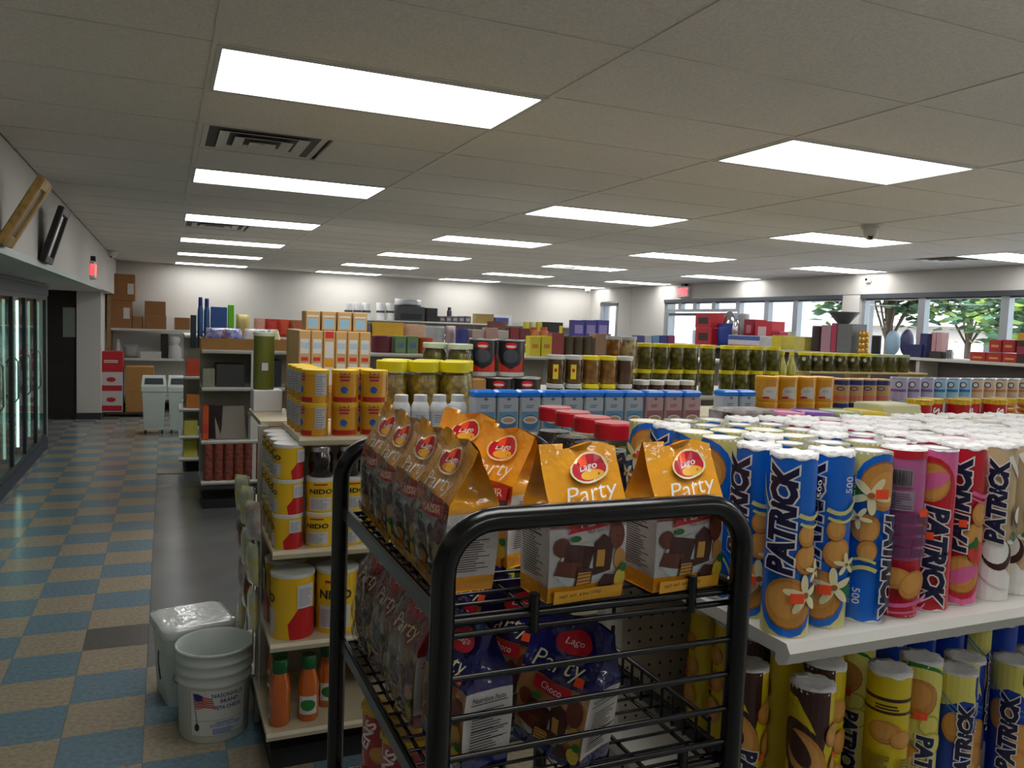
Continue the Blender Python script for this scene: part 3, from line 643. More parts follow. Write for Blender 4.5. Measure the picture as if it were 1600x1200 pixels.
colr = lambda x: 'roll_vanilla' if x < 1.09 else 'roll_strawberry' if x < 1.3 else 'roll_coconut'
cn = {'roll_vanilla': 'blue and cream', 'roll_strawberry': 'pink and red', 'roll_coconut': 'beige and white'}
jr = random.Random(11)
for rI, y in enumerate((.972, 1.045, 1.119, 1.193, 1.267)):
    for c in range(18):
        x = .822+c*.0745+jr.uniform(-.003, .003)+(.004 if rI % 2 else 0)
        if rI == 0 and c == 0: continue
        k = colr(x); lab = '%s biscuit roll in the %s row behind, %s' % (cn[k], ORD[rI], pos(c))
        yy = y+jr.uniform(-.003, .003); sk = ()
        if c == 1 and rI == 1: put_roll('roll_vanilla', x, yy, Z0+.0005, 60, 0, lab, G, sk)
        elif jr.random() < (.75 if c < 4 else .4): flip_inst(k, x, yy, Z0, jr.uniform(-60, 60), lab, G, sk)
        else: put_roll(k, x, yy, Z0+.0005, jr.uniform(-60, 60), 0, lab, G, sk)
# lower shelf
ZL = .945
G = 'biscuit rolls on the lower shelf'
low = [(.85, .985, 'roll_chocolate', 10, 'yellow chocolate biscuit roll half hidden by the rack post, lower shelf', 1),
 (.9, .897, 'roll_chocolate', 16, 'foremost yellow and brown chocolate biscuit roll on the lower shelf', 1),
 (.978, .952, 'roll_chocolate', -6, 'yellow and brown chocolate biscuit roll set back on the lower shelf', 1),
 (1.062, .9, 'roll_chocolate_back', 4, 'yellow biscuit roll showing two brown stripes and nutrition text', 1),
 (1.15, .916, 'roll_lemon', -8, 'pale yellow lemon biscuit roll with green band and price sticker', 1),
 (1.222, .905, 'roll_milk', 26, 'shorter royal blue biscuit roll right of the lemon one', .9),
 (1.284, .937, 'roll_milk', 10, 'royal blue biscuit roll with pale yellow swoosh, lower shelf', .9),
 (1.345, .89, 'roll_milk', -10, 'royal blue biscuit roll with clear lettering, lower shelf', .92),
 (1.42, .9, 'roll_milk', 20, 'blue biscuit roll cut by the right picture edge, lower shelf', .92)]
for x, y, k, off, lab, s in low:
    inst(k, 'biscuit_roll', lab, BR, G, (x, y, ZL+.0005), face_cam(x, y)+RAD(off), scale=(1, 1, s))
for rI, y in enumerate((1.03, 1.106, 1.182, 1.258)):
    for c in range(12):
        if c < 2: continue
        x = .83+c*.0745; k = 'roll_chocolate' if x < 1.1 else 'roll_lemon' if x < 1.2 else 'roll_milk'
        inst(k, 'biscuit_roll', '%s biscuit roll on the lower shelf, %s row back, %s' % ({'roll_chocolate': 'yellow', 'roll_lemon': 'lemon', 'roll_milk': 'dark blue'}[k], ORD[rI], pos(c)), BR, G, (x, y, ZL+.0005), jr.uniform(0, 6), scale=(1, 1, .94))
# gold topped rolls and tubs on the rear half of the same shelf
GOLD = mat((206, 170, 40), .3, metal=.6, bump=.4, bscale=200, name='gold_foil')
d = Dec().text('ENS', -.004, .2, .07, .02, WH, rot=pi/2-.25, off=.03); cookie(d, .02, .16, .018, .02); cookie(d, .0, .1, .026, .02)
def goldroll(nm, body, prints):
    b = MB().lathe([(.034, 0), (.034, .25)], 24).me(nm, body)
    c = MB(); n = 30; V = [(0, 0, .252)]+[((.034+.0022*(k % 2))*cos(2*pi*k/n), (.034+.0022*(k % 2))*sin(2*pi*k/n), z) for z in (.258, .244) for k in range(n)]
    c.add(V, [(0, 1+k, 1+(k+1) % n) for k in range(n)]+[(1+k, 1+n+k, 1+n+(k+1) % n, 1+(k+1) % n) for k in range(n)])
    L = [('wrapper', b), ('gold_crimp', c.me('gold_crimp', GOLD))]
    if prints: L.append(('print', prints.on_cyl(nm+'_print', .034)))
    return L
KIND['gold_red'] = goldroll('red_roll', mat((168, 14, 30), .25, coat=.6), d)
ring = MB()
for k in range(16): ring.lathe([(.03, k*.0155+.002), (.034, k*.0155+.006), (.034, k*.0155+.012), (.03, k*.0155+.0155)], 20, soft=True, cap0=(k == 0), cap1=(k == 15))
KIND['gold_tan'] = [('biscuits', ring.me('biscuit_stack', mat((198, 126, 48), .4, coat=.6))), goldroll('x', GOLD, None)[1]]
xs = [1436, 1462, 1488, 1512, 1536, 1560, 1584, 1606]
for i, x in enumerate(xs):
    p = at_y(x, 632, 1.62)
    k = 'gold_red' if i < 5 else 'gold_tan'
    inst(k, 'biscuit_roll', ('gold topped red biscuit roll, %s in the back group' if i < 5 else 'gold topped clear roll of round biscuits, %s of the back group') % pos(i), BR, 'gold topped rolls', (p.x+i*.012, 1.62+(i % 2)*.03, Z0), face_cam(p.x, 1.62)+RAD((-10, 30, 70, 10, 25, 0, 30, 60)[i]))
KIND['tub'] = None
def tub(label, x, y, h, r, lidc):
    t = thing('plastic_tub', label, 'tub', (x, y, Z0), group='tubs behind the biscuit rolls')
    ob('body', MB().lathe([(r*.85, 0), (r, h-.01)], 24).me('tub_body', mat((214, 208, 200), .5)), t)
    ob('lid', MB().lathe([(r*1.04, h-.012), (r*1.06, h-.002), (r*1.0, h), (r*.96, h-.003)], 24, soft=True).me('tub_lid', mat(lidc, .35)), t)
for xp, lc, nm in ((1222, (214, 120, 160), 'pink'), (1268, (120, 70, 160), 'purple'), (1312, (160, 180, 120), 'green'), (1350, (216, 190, 60), 'yellow')):
    p = at_y(xp, 650, 1.6); tub('round white tub with a %s lid behind the biscuit rolls' % nm, p.x, 1.6, .232, .052, lc)
p = at_y(1395, 640, 1.62)
tag(ob('pale_carton', MB().bbox(-.075, .075, -.05, .05, 0, .246, .004).me('pale_carton', mat((206, 204, 160), .5))), 'pale yellow carton between the tubs and red gold-topped rolls', 'carton', None).location = (p.x, 1.64, Z0)
p = at_y(1160, 648, 1.62)
m = MB(); m.bbox(-.07, .07, -.05, .05, 0, .236, .006); m.box(-.07, .07, -.0515, -.05, .17, .22, 1)
o = tag(ob('snack_carton', m.me('snack_carton', [mat((196, 190, 184), .4, noise=.7, nscale=25, rgb2=(60, 40, 44)), mat((60, 44, 48), .4)])), 'white and dark printed carton behind the cream vanilla rolls', 'carton'); o.location = (p.x, 1.62, Z0)
# red lidded jars of chocolate balls
def jar(nm, r, h, contents, lidm, lidh=.022, clear=True, n=20, lab=None, fill=.86, neck=.82):
    sh = h-lidh
    prof = [(r*.9, 0), (r, r*.12), (r, sh*.8), (r*neck, sh*.97), (r*neck, sh)]
    L = []
    if clear:
        L.append(('glass', MB().lathe(prof, n, soft=True).me(nm+'_glass', GLASS)))
        L.append(('contents', MB().lathe([(r*.86, .003), (r*.955, r*.13), (r*.955, sh*min(.78, fill)), (r*.8, sh*fill)], n, soft=True).me(nm+'_contents', contents)))
    else: L.append(('jar_body', MB().lathe(prof, n, soft=True).me(nm+'_body', contents)))
    L.append(('lid', MB().lathe([(r*(neck+.06), sh-.004), (r*(neck+.07), h-.004), (r*(neck+.03), h)], n, cap0=False).me(nm+'_lid', lidm)))
    if lab: L.append(('label', lab.on_cyl(nm+'_label', r)))
    return L
REDL = mat((186, 16, 34), .35, name='red_lid'); CHOC = mat((66, 40, 32), .35, coat=.5, noise=1, nscale=60, rgb2=(24, 14, 12), tex='voronoi', bump=.8, bscale=50, name='chocolate_balls')
KIND['choc_jar'] = jar('choc_jar', .045, .235, CHOC, REDL, .028)
for i, (xp, yp) in enumerate(((968, 678), (940, 670), (915, 662), (890, 654))):
    p = at_z(xp, yp, Z0+.232)
    inst('choc_jar', 'chocolate_jar', 'clear jar of chocolates with red lid, %s in its row' % ('nearest', 'second nearest', 'second farthest', 'farthest')[i], 'jar', 'red lidded chocolate jars', (.835+.004*i, 1.405+.097*i, Z0))

# ================================================================== BLACK WIRE RACK
BLKP = mat((6, 6, 7), .24, coat=.15, noise=.2, nscale=30, name='black_powder_coat')
RX0, RX1, RYN, RYF, RT, RTOP = .292, .712, .85, 1.43, .0145, 1.497
rk = thing('display_rack', 'black wire display rack of wafer bags in the foreground', 'rack', (RX0, RYN, 0))
def loop(y):
    R = .062; P = [(RX0, y, .03), (RX0, y, .7), (RX0, y, RTOP-R)]
    P += [(RX0+R-R*cos(a), y, RTOP-R+R*sin(a)) for a in [k*pi/2/7 for k in range(1, 8)]]
    P += [((RX0+RX1)/2, y, RTOP)]+[(RX1-R+R*sin(a), y, RTOP-R+R*cos(a)) for a in [k*pi/2/7 for k in range(0, 8)]]
    P += [(RX1, y, .7), (RX1, y, .03)]
    return MB().tube([(a-RX0, b-RYN, c) for a, b, c in P], RT, 14).me('rack_loop', BLKP)
ob('end_loop', loop(RYN), rk); ob('end_loop', loop(RYF), rk)
for x in (0, RX1-RX0):
    for y in (0, RYF-RYN): ob('foot', MB().lathe([(.02, 0), (.02, .02), (.013, .035)], 12, M=Matrix.Translation((x, y, 0))).me('rack_foot', mat((20, 20, 20), .8)), rk)
LEV = [1.378, 1.142, .9, .62, .3]
W, Dp = RX1-RX0, RYF-RYN
for z in LEV:
    for x in (.004, W-.004):
        m = MB(); m.bbox(x-.005, x+.005, .012, Dp-.012, z-.012, z+.014, .003); ob('side_rail', m.me('rack_rail', BLKP), rk)
    m = MB(); n = 16
    for k in range(n): y = .02+(Dp-.04)*k/(n-1); m.bar((.006, y, z), (W-.006, y, z), .0024)
    for k in range(5): x = .03+(W-.06)*k/4; m.bar((x, .015, z-.0045), (x, Dp-.015, z-.0045), .0032)
    m.bar((.006, .012, z-.004), (W-.006, .012, z-.004), .0048); m.bar((.006, .012, z-.02), (W-.006, .012, z-.02), .004); m.bar((.006, Dp-.012, z-.004), (W-.006, Dp-.012, z-.004), .0048)
    for x in (.12, W-.07): m.bar((x, .011, z-.026), (x, .011, z+.022), .007)
    ob('wire_shelf', m.me('wire_shelf', BLKP), rk)
    if z < 1.3:
        m = MB(); fx = W-.022
        m.bar((fx, .02, z+.05), (fx, Dp-.02, z+.05), .004)
        for k in range(20): y = .02+(Dp-.04)*k/19; m.bar((fx, y, z), (fx, y, z+.05), .0024)
        ob('side_fence', m.me('side_fence', BLKP), rk)
for z in (1.312, 1.264, 1.216, 1.17): ob('front_wire', MB().bar((.0, 0, z), (W, 0, z), .0042, n=8).me('front_wire', BLKP), rk)
for z in (1.02, .76, .45): ob('front_wire', MB().bar((.0, 0, z), (W, 0, z), .0042, n=8).me('front_wire', BLKP), rk)

# ================================================================== WAFER BAGS
BW, BD, BH, BH1 = .112, .068, .19, .118
def bag_yf(v):
    if v < BH1: return -BD/2-.003*sin(pi*v/BH1)
    k = (v-BH1)/(BH-BH1); return -BD/2*(1-k)**1.15 if k < .86 else -BD/2*(1-.86)**1.15*(1-k)/.14-.0007
def bag_x(u, v): return u*(1+.03*(v/BH)) 
def wob(u, v): return .0022*sin(u*90+v*40)*min(1, v*30)+(.003*sin(u*60+1)*max(0, (v-.13))/.06)
def bag_front(u, v, e=0):
    b = cos(pi*u/BW)
    return Vector((bag_x(u, v), bag_yf(v)*(1 if v > BH1 else 1)-.004*b*(sin(pi*min(v/BH1, 1)))+wob(u, v)*b-.0004-e, v+.004*sin(u*70)*(v > .17)))
def bag_parts(nm, mtop, mmid, mbot, mside, front_dec, side_dec, t0=.105, b0=.02):
    vs = [0, .01, b0, .045, .07, .09, t0, .118, .125, .132, .14, .148, .156, .164, .172, .18, .19]; us = [-BW/2+BW*k/10 for k in range(11)]
    m = MB()
    def mi(v): return 2 if v < b0-.001 else 1 if v < t0-.001 else 0
    for sgn in (1, -1):
        V = []; F = []; fm = []
        for v in vs:
            for u in us:
                p = bag_front(u, v); V.append((p.x, p.y*sgn if sgn > 0 else -p.y, p.z))
        n = len(us)
        for i in range(len(vs)-1):
            for k in range(n-1):
                f = (i*n+k, i*n+k+1, (i+1)*n+k+1, (i+1)*n+k); F.append(f if sgn > 0 else f[::-1]); fm.append(mi(vs[i]))
        m.add(V, F, fm, True)
    for s in (-1, 1):
        V = []; F = []; fm = []
        for v in vs:
            p = bag_front(s*BW/2, v); y = abs(p.y); g = .002+math.sqrt(max(0, (BD/2)**2-min(y, BD/2)**2))
            V += [(p.x, -y, p.z), (p.x-s*g*.6-s*.001, -y*.5, p.z), (p.x-s*g, 0, p.z), (p.x-s*g*.6-s*.001, y*.5, p.z), (p.x, y, p.z)]
        for i in range(len(vs)-1):
            for k in range(4):
                f = (i*5+k, (i+1)*5+k, (i+1)*5+k+1, i*5+k+1); F.append(f if s < 0 else f[::-1]); fm.append(3 if b0 < vs[i]+.001 and vs[i] < t0 else (0 if vs[i] >= t0 else 2))
        m.add(V, F, fm, True)
    m.add([(-BW/2, -BD/2, 0), (BW/2, -BD/2, 0), (BW/2, BD/2, 0), (-BW/2, BD/2, 0)], [(3,2,1,0)], 2)
    L = [('pouch', m.me(nm, [mtop, mmid, mbot, mside])), ('front_print', front_dec.build(nm+'_print', lambda u, v, e: bag_front(u, v, .0006+e), BW/12, .008, .0002))]
    for s in (-1, 1):
        L.append(('side_print', side_dec.build(nm+'_side', lambda u, v, e, s=s: Vector((s*(bag_front(BW/2, v).x+.0008+e-.004*(1-abs(u)/(BD/2)) if 0 else bag_front(BW/2, v).x+.0006+e), s*u, v)))))
    return L
def foil(c, rough=.22, bump=.55): return mat(c, rough, coat=1, bump=bump, bscale=28, name='foil_print')
ORG = foil((232, 160, 36)); SIL = foil((196, 192, 190), .3); WHT = foil((206, 202, 198), .35)
DKT = mat((52, 44, 44), .6, name='small_print_ink')
side = Dec().lines(-.026, .026, .028, .1, 22, DKT, .35, 8); side.rect(-.028, .028, .084, .086, BLK)
CH1 = ink((70, 30, 22)); CH2 = ink((104, 50, 34)); WAF = ink((214, 162, 70)); PLATE = ink((196, 208, 206)); GOLDI = ink((240, 176, 50))
def wafers(d):
    d.poly([(-.05, .035), (-.03, .02), (.02, .026), (.045, .05), (.0, .075), (-.04, .06)], PLATE)
    d.ell(-.04, .07, .012, .012, CH2); d.poly([(-.04, .045), (.0, .04), (.006, .068), (-.034, .074)], CH1); d.poly([(-.05, .036), (-.02, .03), (-.012, .048), (-.044, .054)], CH2)
    d.poly([(.006, .03), (.03, .036), (.034, .074), (.018, .084), (.004, .072)], CH1); d.rect(.009, .02, .042, .064, WAF); d.ell(.04, .08, .012, .018, CH2); d.ell(.044, .05, .01, .013, ink((190, 140, 70)))
    d.poly([(-.022, .02), (.004, .021), (.006, .04), (-.018, .044)], CH1); d.poly([(-.019, .021), (.002, .022), (.003, .036), (-.017, .037)], WAF)
    for k in range(3): d.rect(-.018, .002, .0245+.0045*k, .0258+.0045*k, CH2)
    d.poly([(.012, .01), (.034, .012), (.04, .03), (.022, .032)], CH1); d.ell(.046, .024, .009, .012, ink((220, 190, 60))); d.ell(-.022, .08, .008, .004, GREEN); d.ell(.05, .038, .006, .006, GREEN)
d = Dec(); d.rect(-.055, .055, .094, .118, foil((170, 60, 26))); d.poly([(-.055, .118), (-.055, .098), (-.02, .094), (-.03, .118)], foil((196, 96, 30)))
wafers(d)
d.poly([(-.034, .086), (.05, .098), (.05, .116), (-.02, .104)], REDI); d.text('PLAISIR', .012, .1025, .056, .011, PET, rot=.15, off=.02); d.text('MILK CHOCO', .008, .0895, .03, .004, DKT, rot=.1)
d.text('Party', .006, .132, .078, .026, COCW, rot=.12, shear=.25, off=-.005)
d.ell(.008, .162, .029, .017, PET, .1); d.ell(.008, .162, .026, .0145, REDI, .1); d.ell(.012, .155, .018, .006, GOLDI, .1); d.text('Lago', .008, .1635, .028, .011, COCW, rot=.15, shear=.2, off=.01)
d.rect(-.05, .05, 0, .016, GOLDI); d.text('NET WT. 8.8oz (250g)', -.012, .009, .06, .0055, DKT, rot=.04)
d.poly([(-.004, .164), (.008, .167), (.007, .178), (-.006, .174)], ORT)
KIND['bag_orange'] = bag_parts('orange_bag', ORG, SIL, ORG, WHT, d, side)
def cello_mesh(seed):
    rnd = random.Random(seed); ph = [rnd.uniform(0, 6) for _ in range(4)]; m = MB(); nu, nv = 18, 26; V = []
    for j in range(nv+1):
        for i in range(nu+1):
            u = -BW/2+BW*i/nu; v = .004+(BH-.012)*j/nv; e = .002+.011*abs(sin(u*75+ph[0]+2.2*sin(v*26+ph[1])))*abs(sin(v*21+ph[2]))*(1-abs(2*i/nu-1)**4)
            p = bag_front(u, v, e); V.append(tuple(p))
    n = nu+1; m.add(V, [(j*n+i, j*n+i+1, (j+1)*n+i+1, (j+1)*n+i) for j in range(nv) for i in range(nu)], 0, True); return m.me('cellophane', CELLO)
KIND['bag_orange_c'] = KIND['bag_orange']+[('cellophane', cello_mesh(4))]
NAVB = foil((26, 28, 96)); REDB = foil((150, 24, 22)); 
d = Dec(); wafers(d); d.rect(-.03, .03, .09, .108, REDI); d.text('Choco', 0, .099, .034, .01, COCW, shear=.2); d.text('Party', .0, .128, .08, .028, PET, rot=.1, shear=.25, off=-.005)
d.ell(.01, .16, .027, .014, REDI, .1); d.text('Lago', .01, .16, .028, .01, COCW, rot=.1, shear=.2); d.poly([(.03, .116), (.045, .118), (.043, .128), (.03, .127)], ORT)
side2 = Dec().text('Nutrition Facts', 0, .098, .05, .007, BLK, off=.01); side2.rect(-.028, .028, .0915, .0928, BLK); side2.lines(-.027, .026, .03, .089, 15, DKT, .35, 9); side2.rect(-.028, .028, .058, .0595, BLK); side2.rect(-.028, .028, .045, .046, BLK)
KIND['bag_navy'] = bag_parts('navy_bag', NAVB, foil((176, 130, 84)), NAVB, WHT, d, side2, .108)
d = Dec(); wafers(d); d.text('Party', .0, .128, .08, .028, PET, rot=.1, shear=.25, off=-.005); d.ell(.01, .16, .027, .014, REDI, .1); d.text('Lago', .01, .16, .028, .01, COCW, rot=.1, shear=.2)
KIND['bag_red'] = bag_parts('red_bag', REDB, foil((160, 120, 90)), REDB, WHT, d, side2, .108)+[('cellophane', cello_mesh(9))]
def bag(k, lab, x, y, z, rz, tip=0, lean=0): return inst(k, 'wafer_bag', lab, 'snack bag', 'wafer bags on the rack', (x, y, z), RAD(rz), RAD(lean), RAD(tip))
ZA = LEV[0]+.003; ZB = LEV[1]+.003
bag('bag_orange', 'orange wafer bag facing front, left of the front pair on the rack', .487, .908, ZA, 4)
bag('bag_orange', 'orange wafer bag facing front behind the rack right post', .637, .905, ZA, 5)
for i, (x, y, rz) in enumerate(((.366, 1.368, -86), (.36, 1.25, -88), (.362, 1.133, -86), (.36, 1.014, -87))):
    bag('bag_orange_c', '%s shiny orange wafer bag in the left column, turned to the aisle' % ('farthest', 'second farthest', 'second nearest', 'nearest')[i], x, y, ZA, rz, 6)
for i, (x, y, rz) in enumerate(((.47, 1.28, -62), (.462, 1.09, -72))):
    bag('bag_orange', '%s orange wafer bag of the inner column turned half left' % ('rear', 'near')[i], x, y, ZA, rz, 3)
for i, (x, y, rz) in enumerate(((.36, 1.368, -86), (.362, 1.248, -88), (.36, 1.128, -86))):
    bag('bag_red', '%s dark red wafer bag on the lower rack level' % ('farthest', 'middle', 'nearest')[i], x, y, ZB, rz, 4)
bag('bag_navy', 'navy wafer bag with nutrition panel beside the near left rack post', .378, .995, ZB, -80, 3)
bag('bag_navy', 'tilted navy wafer bag behind the front wires, lower rack level', .505, .955, ZB, -63, 7)
bag('bag_navy', 'navy wafer bag standing behind the tilted navy one', .5, 1.1, ZB, -60, 2)
bag('bag_navy', 'navy wafer bag at the rear of the lower rack level', .49, 1.27, ZB, -50, 0)
for i, (x, y) in enumerate(((.345, 1.27), (.352, 1.17))):
    inst('gold_red', 'biscuit_roll', '%s gold topped red roll on the dark third rack level' % ('far', 'near')[i], BR, None, (x, y, LEV[2]+.003), RAD(-60), scale=(1.2, 1.2, .72))

# ================================================================== BUCKETS BY THE AISLE
WPL = mat((204, 212, 206), .35, noise=.04, nscale=6, name='white_plastic')
b = thing('plastic_bucket', 'open white feta cheese bucket standing on the aisle floor', 'bucket', (.2, 3.47, 0), (0, 0, 0))
prof = [(.132, 0), (.136, .006), (.143, .225), (.149, .232), (.149, .24), (.1445, .246), (.145, .268), (.152, .275), (.152, .283), (.1465, .289), (.147, .31), (.154, .317), (.154, .325), (.149, .331), (.1505, .356), (.156, .36), (.156, .37), (.148, .37), (.142, .24), (.128, .012)]
ob('pail', MB().lathe(prof, 40, soft=True, cap1=True).me('bucket_pail', WPL), b)
hp = [(.152*cos(a), .152*sin(a)*1.0-.03*0, .26-.12*abs(sin(a))) for a in []]
hd = MB(); A0 = RAD(188); pts = []
for k in range(15):
    a = A0+(pi)*k/14; pts.append((.160*cos(a), .160*sin(a), .262-.13*sin(pi*k/14)))
RZ = Matrix.Rotation(RAD(-175), 3, 'Z')
ob('wire_handle', MB().tube([tuple(RZ @ Vector(p)) for p in pts], .0022, 6).me('bucket_handle', mat((90, 92, 92), .35, metal=.8)), b)
d = Dec(); IB = ink((34, 34, 120)); IB2 = ink((40, 110, 190)); IR = ink((196, 60, 56)); IG = ink((190, 170, 100)); LW = ink((214, 216, 208))
d.rect(-.095, .095, .018, .212, IG); d.rect(-.0925, .0925, .0205, .2095, LW); d.rect(-.0925, .0925, .082, .0845, IG)
d.text('NASONVILLE', .03, .186, .105, .017, IB, off=.015); d.text('BRAND', .034, .162, .06, .016, IB, off=.015); d.text('FETA CHEESE', .03, .136, .088, .016, IB, off=.015)
d.poly([(-.086, .2), (-.082, .2), (-.068, .07), (-.073, .07)], ink((150, 140, 150)))
d.poly([(-.083, .196), (-.07, .198), (-.052, .19), (-.05, .168), (-.066, .166), (-.079, .17)], IB)
for k in range(5): d.poly([(-.052+.0*k, .186-.009*k), (-.02+.002*k, .176-.009*k), (-.02+.002*k, .171-.009*k), (-.052, .181-.009*k)], IR)
for k in range(4): d.poly([(-.078+.002*k, .166-.009*k), (-.05, .172-.009*k), (-.05, .167-.009*k), (-.078+.002*k, .161-.009*k)], IR)
d.ell(-.07, .058, .008, .016, ink((40, 30, 26)))
d.text('AUTHENTIC FETA CHEESE', .022, .064, .1, .012, IB2, off=.01); d.lines(-.02, .07, .028, .054, 4, IB2, .4, 4); d.lines(-.01, .06, .074, .08, 1, IB2, .6, 5)
R0 = .1395
def bucket_map(u, v, e):
    r = .1365+(.1435-.1365)*v/.225+.0006+e; a = u*1.2/.14; v = .012+v*1.0; return Vector((r*sin(a), -r*cos(a), v))
ob('label_print', d.build('bucket_label', bucket_map, .02), b, rot=(0, 0, RAD(4)))
b2 = thing('cheese_tub', 'square white tub with film-covered lid behind the open bucket', 'tub', (.125, 3.86, 0), (0, 0, RAD(12)))
def rsq(w, r, z, n=5):
    P = []
    for (sx, sy, a0) in ((1,1,0), (-1,1,pi/2), (-1,-1,pi), (1,-1,1.5*pi)):
        for k in range(n): a = a0+pi/2*k/(n-1); P.append((sx*(w-r)+r*cos(a), sy*(w-r)+r*sin(a), z))
    return P
def rsq_stack(levels, cap=True):
    m = MB(); V = []; n = 20
    for w, r, z in levels: V += rsq(w, r, z)
    F = [(i*n+k, i*n+(k+1) % n, (i+1)*n+(k+1) % n, (i+1)*n+k) for i in range(len(levels)-1) for k in range(n)]
    m.add(V, F, 0, True); m.add(V[:n], [tuple(range(n-1,-1,-1))]); m.add(V[-n:], [tuple(range(n))]); return m
ob('body', rsq_stack([(.13, .04, 0), (.15, .045, .33)]).me('tub_body2', WPL), b2)
ob('lid', rsq_stack([(.16, .05, .31), (.163, .05, .34), (.158, .05, .352), (.14, .045, .355)]).me('tub_lid2', mat((214, 218, 214), .12, coat=.8, bump=.35, bscale=14, name='film_lid')), b2)
ob('wire_handle', MB().tube([(-.158, -.06, .24), (-.166, -.1, .2), (-.164, -.13, .14), (-.16, -.1, .13)], .003, 6).me('tub_handle', mat((90, 92, 92), .35, metal=.8)), b2)

# ================================================================== PRODUCTS ON THE MILK POWDER SHELF
ZT = 1.285
NY = mat((226, 182, 12), .35, coat=.4, name='tin_yellow'); NR = ink((186, 18, 22)); LIDW = mat((206, 206, 200), .4, name='white_lid')
def nido(nm, r, h):
    d = Dec(); s = h/.25; c = pi*r
    d.poly([(-c, 0), (-c*.45, 0), (-c*.42, .06*s), (-c*.6, .13*s), (-c, .1*s)], NR); d.poly([(c*.45, 0), (c, 0), (c, .1*s), (c*.6, .13*s), (c*.42, .06*s)], NR)
    d.rect(-c*.3, c*.2, .02*s, .11*s, mat((196, 196, 196), .4)); d.lines(-c*.27, c*.17, .03*s, .1*s, 8, GREYI, .4, 3)
    d.text('NIDO', -.04*c, .155*s, c*.5, .036*s, BLK, off=.03); d.lines(-c*.2, c*.1, .2*s, .215*s, 1, NR, .7, 2)
    d.rect(c*.55, c*.82, .12*s, .21*s, mat((200, 202, 206), .4)); d.lines(c*.57, c*.8, .13*s, .2*s, 9, GREYI, .4, 6)
    d.rect(-c*.85, -c*.6, .12*s, .21*s, mat((200, 202, 206), .4)); d.lines(-c*.83, -c*.62, .13*s, .2*s, 9, GREYI, .4, 6)
    return [('tin', MB().lathe([(r*.985, 0), (r, .004), (r, h-.012), (r*.985, h-.008)], 28).me(nm, NY)), ('lid', MB().lathe([(r*1.02, h-.014), (r*1.025, h-.002), (r*.98, h)], 28).me(nm+'_lid', LIDW)), ('label_print', d.on_cyl(nm+'_print', r))]
KIND['nido_big'] = nido('milk_tin_big', .08, .245); KIND['nido_small'] = nido('milk_tin_small', .054, .13)
KIND['nido_side'] = KIND['nido_small']
GN = 'yellow milk powder tins'
for i, (x, y, rz) in enumerate(((.45, 3.06, -95), (.62, 3.07, -8), (.79, 3.07, 10), (.45, 3.24, 30))):
    inst('nido_big', 'milk_powder_tin', ('large yellow milk powder tin at the aisle end, second lowest shelf', 'large yellow milk powder tin right of the aisle end one', 'large yellow milk powder tin mostly behind the rack post', 'large yellow milk powder tin behind the aisle end one')[i], 'tin', GN, (x, y, .53), RAD(rz))
for c, x in enumerate((.425, .545, .66, .775)):
    for l in range(3):
        for rI in range(6):
            if l == 2 and (c > 0): continue
            if c > 0 and rI > 0: continue
            if l == 2 and rI == 0 and False: continue
            y = 3.045+rI*.112; r_ = (-100, -14, -4, 8)[c]+(l*13)
            if rI > 3 and l < 3 and y > YS1-.06: continue
            inst('nido_small', 'milk_powder_tin', 'small yellow milk powder tin, %s layer, %s column, %s' % (('bottom', 'middle', 'top')[l], ORD[c], ('front row', 'second row', 'third row', 'fourth row', 'fifth row', 'sixth row')[rI]), 'tin', GN, (x, y, .87+l*.1302), RAD(r_))
KIND['dark_jar'] = jar('coffee_jar', .045, .115, mat((26, 16, 14), .2, coat=.8), mat((200, 200, 200), .25, metal=.9), .016, False)
for i, (x, y) in enumerate(((.545, 3.05), (.65, 3.05), (.6, 3.16), (.755, 3.06))):
    inst('dark_jar', 'coffee_jar', 'dark jar with silver lid on the yellow tins, %s' % ('left front', 'middle front', 'behind the front ones', 'right front')[i], 'jar', 'silver lidded jars', (x, y if i != 2 else 3.045, .87+.2604) if i != 2 else (.86, 3.06, .87), 0)
ORB = mat((190, 92, 22), .2, coat=.6, name='orange_juice')
lb = Dec().rect(-.035, .035, .03, .1, mat((200, 200, 196), .5)); lb.ell(0, .065, .03, .022, GREEN); lb.text('Cappy', 0, .06, .04, .012, COCW, shear=.2) if False else None
KIND['juice'] = [('bottle', MB().lathe([(.034,0),(.039,.008),(.039,.14),(.034,.165),(.026,.19),(.022,.205)], 20, soft=True).me('juice_bottle', ORB)), ('cap', MB().lathe([(.028,.2),(.03,.205),(.03,.245),(.026,.25)], 20, soft=True).me('juice_cap', mat((14, 84, 40), .35))), ('label', lb.on_cyl('juice_label', .0392))]
for i, (x, y, rz) in enumerate(((.405, 3.02, -120), (.512, 3.03, -12), (.6, 3.12, 0), (.42, 3.16, -60), (.43, 3.29, -60))):
    inst('juice', 'juice_bottle', ('orange bottle with green cap at the aisle end, bottom shelf', 'orange bottle with green label, second on the bottom shelf', 'orange green-capped bottle set back near the rack post', 'orange green-capped bottle behind the aisle end one', 'rearmost orange green-capped bottle on the bottom shelf')[i], 'bottle', 'orange bottles on the bottom shelf', (x, y, .2), RAD(rz))
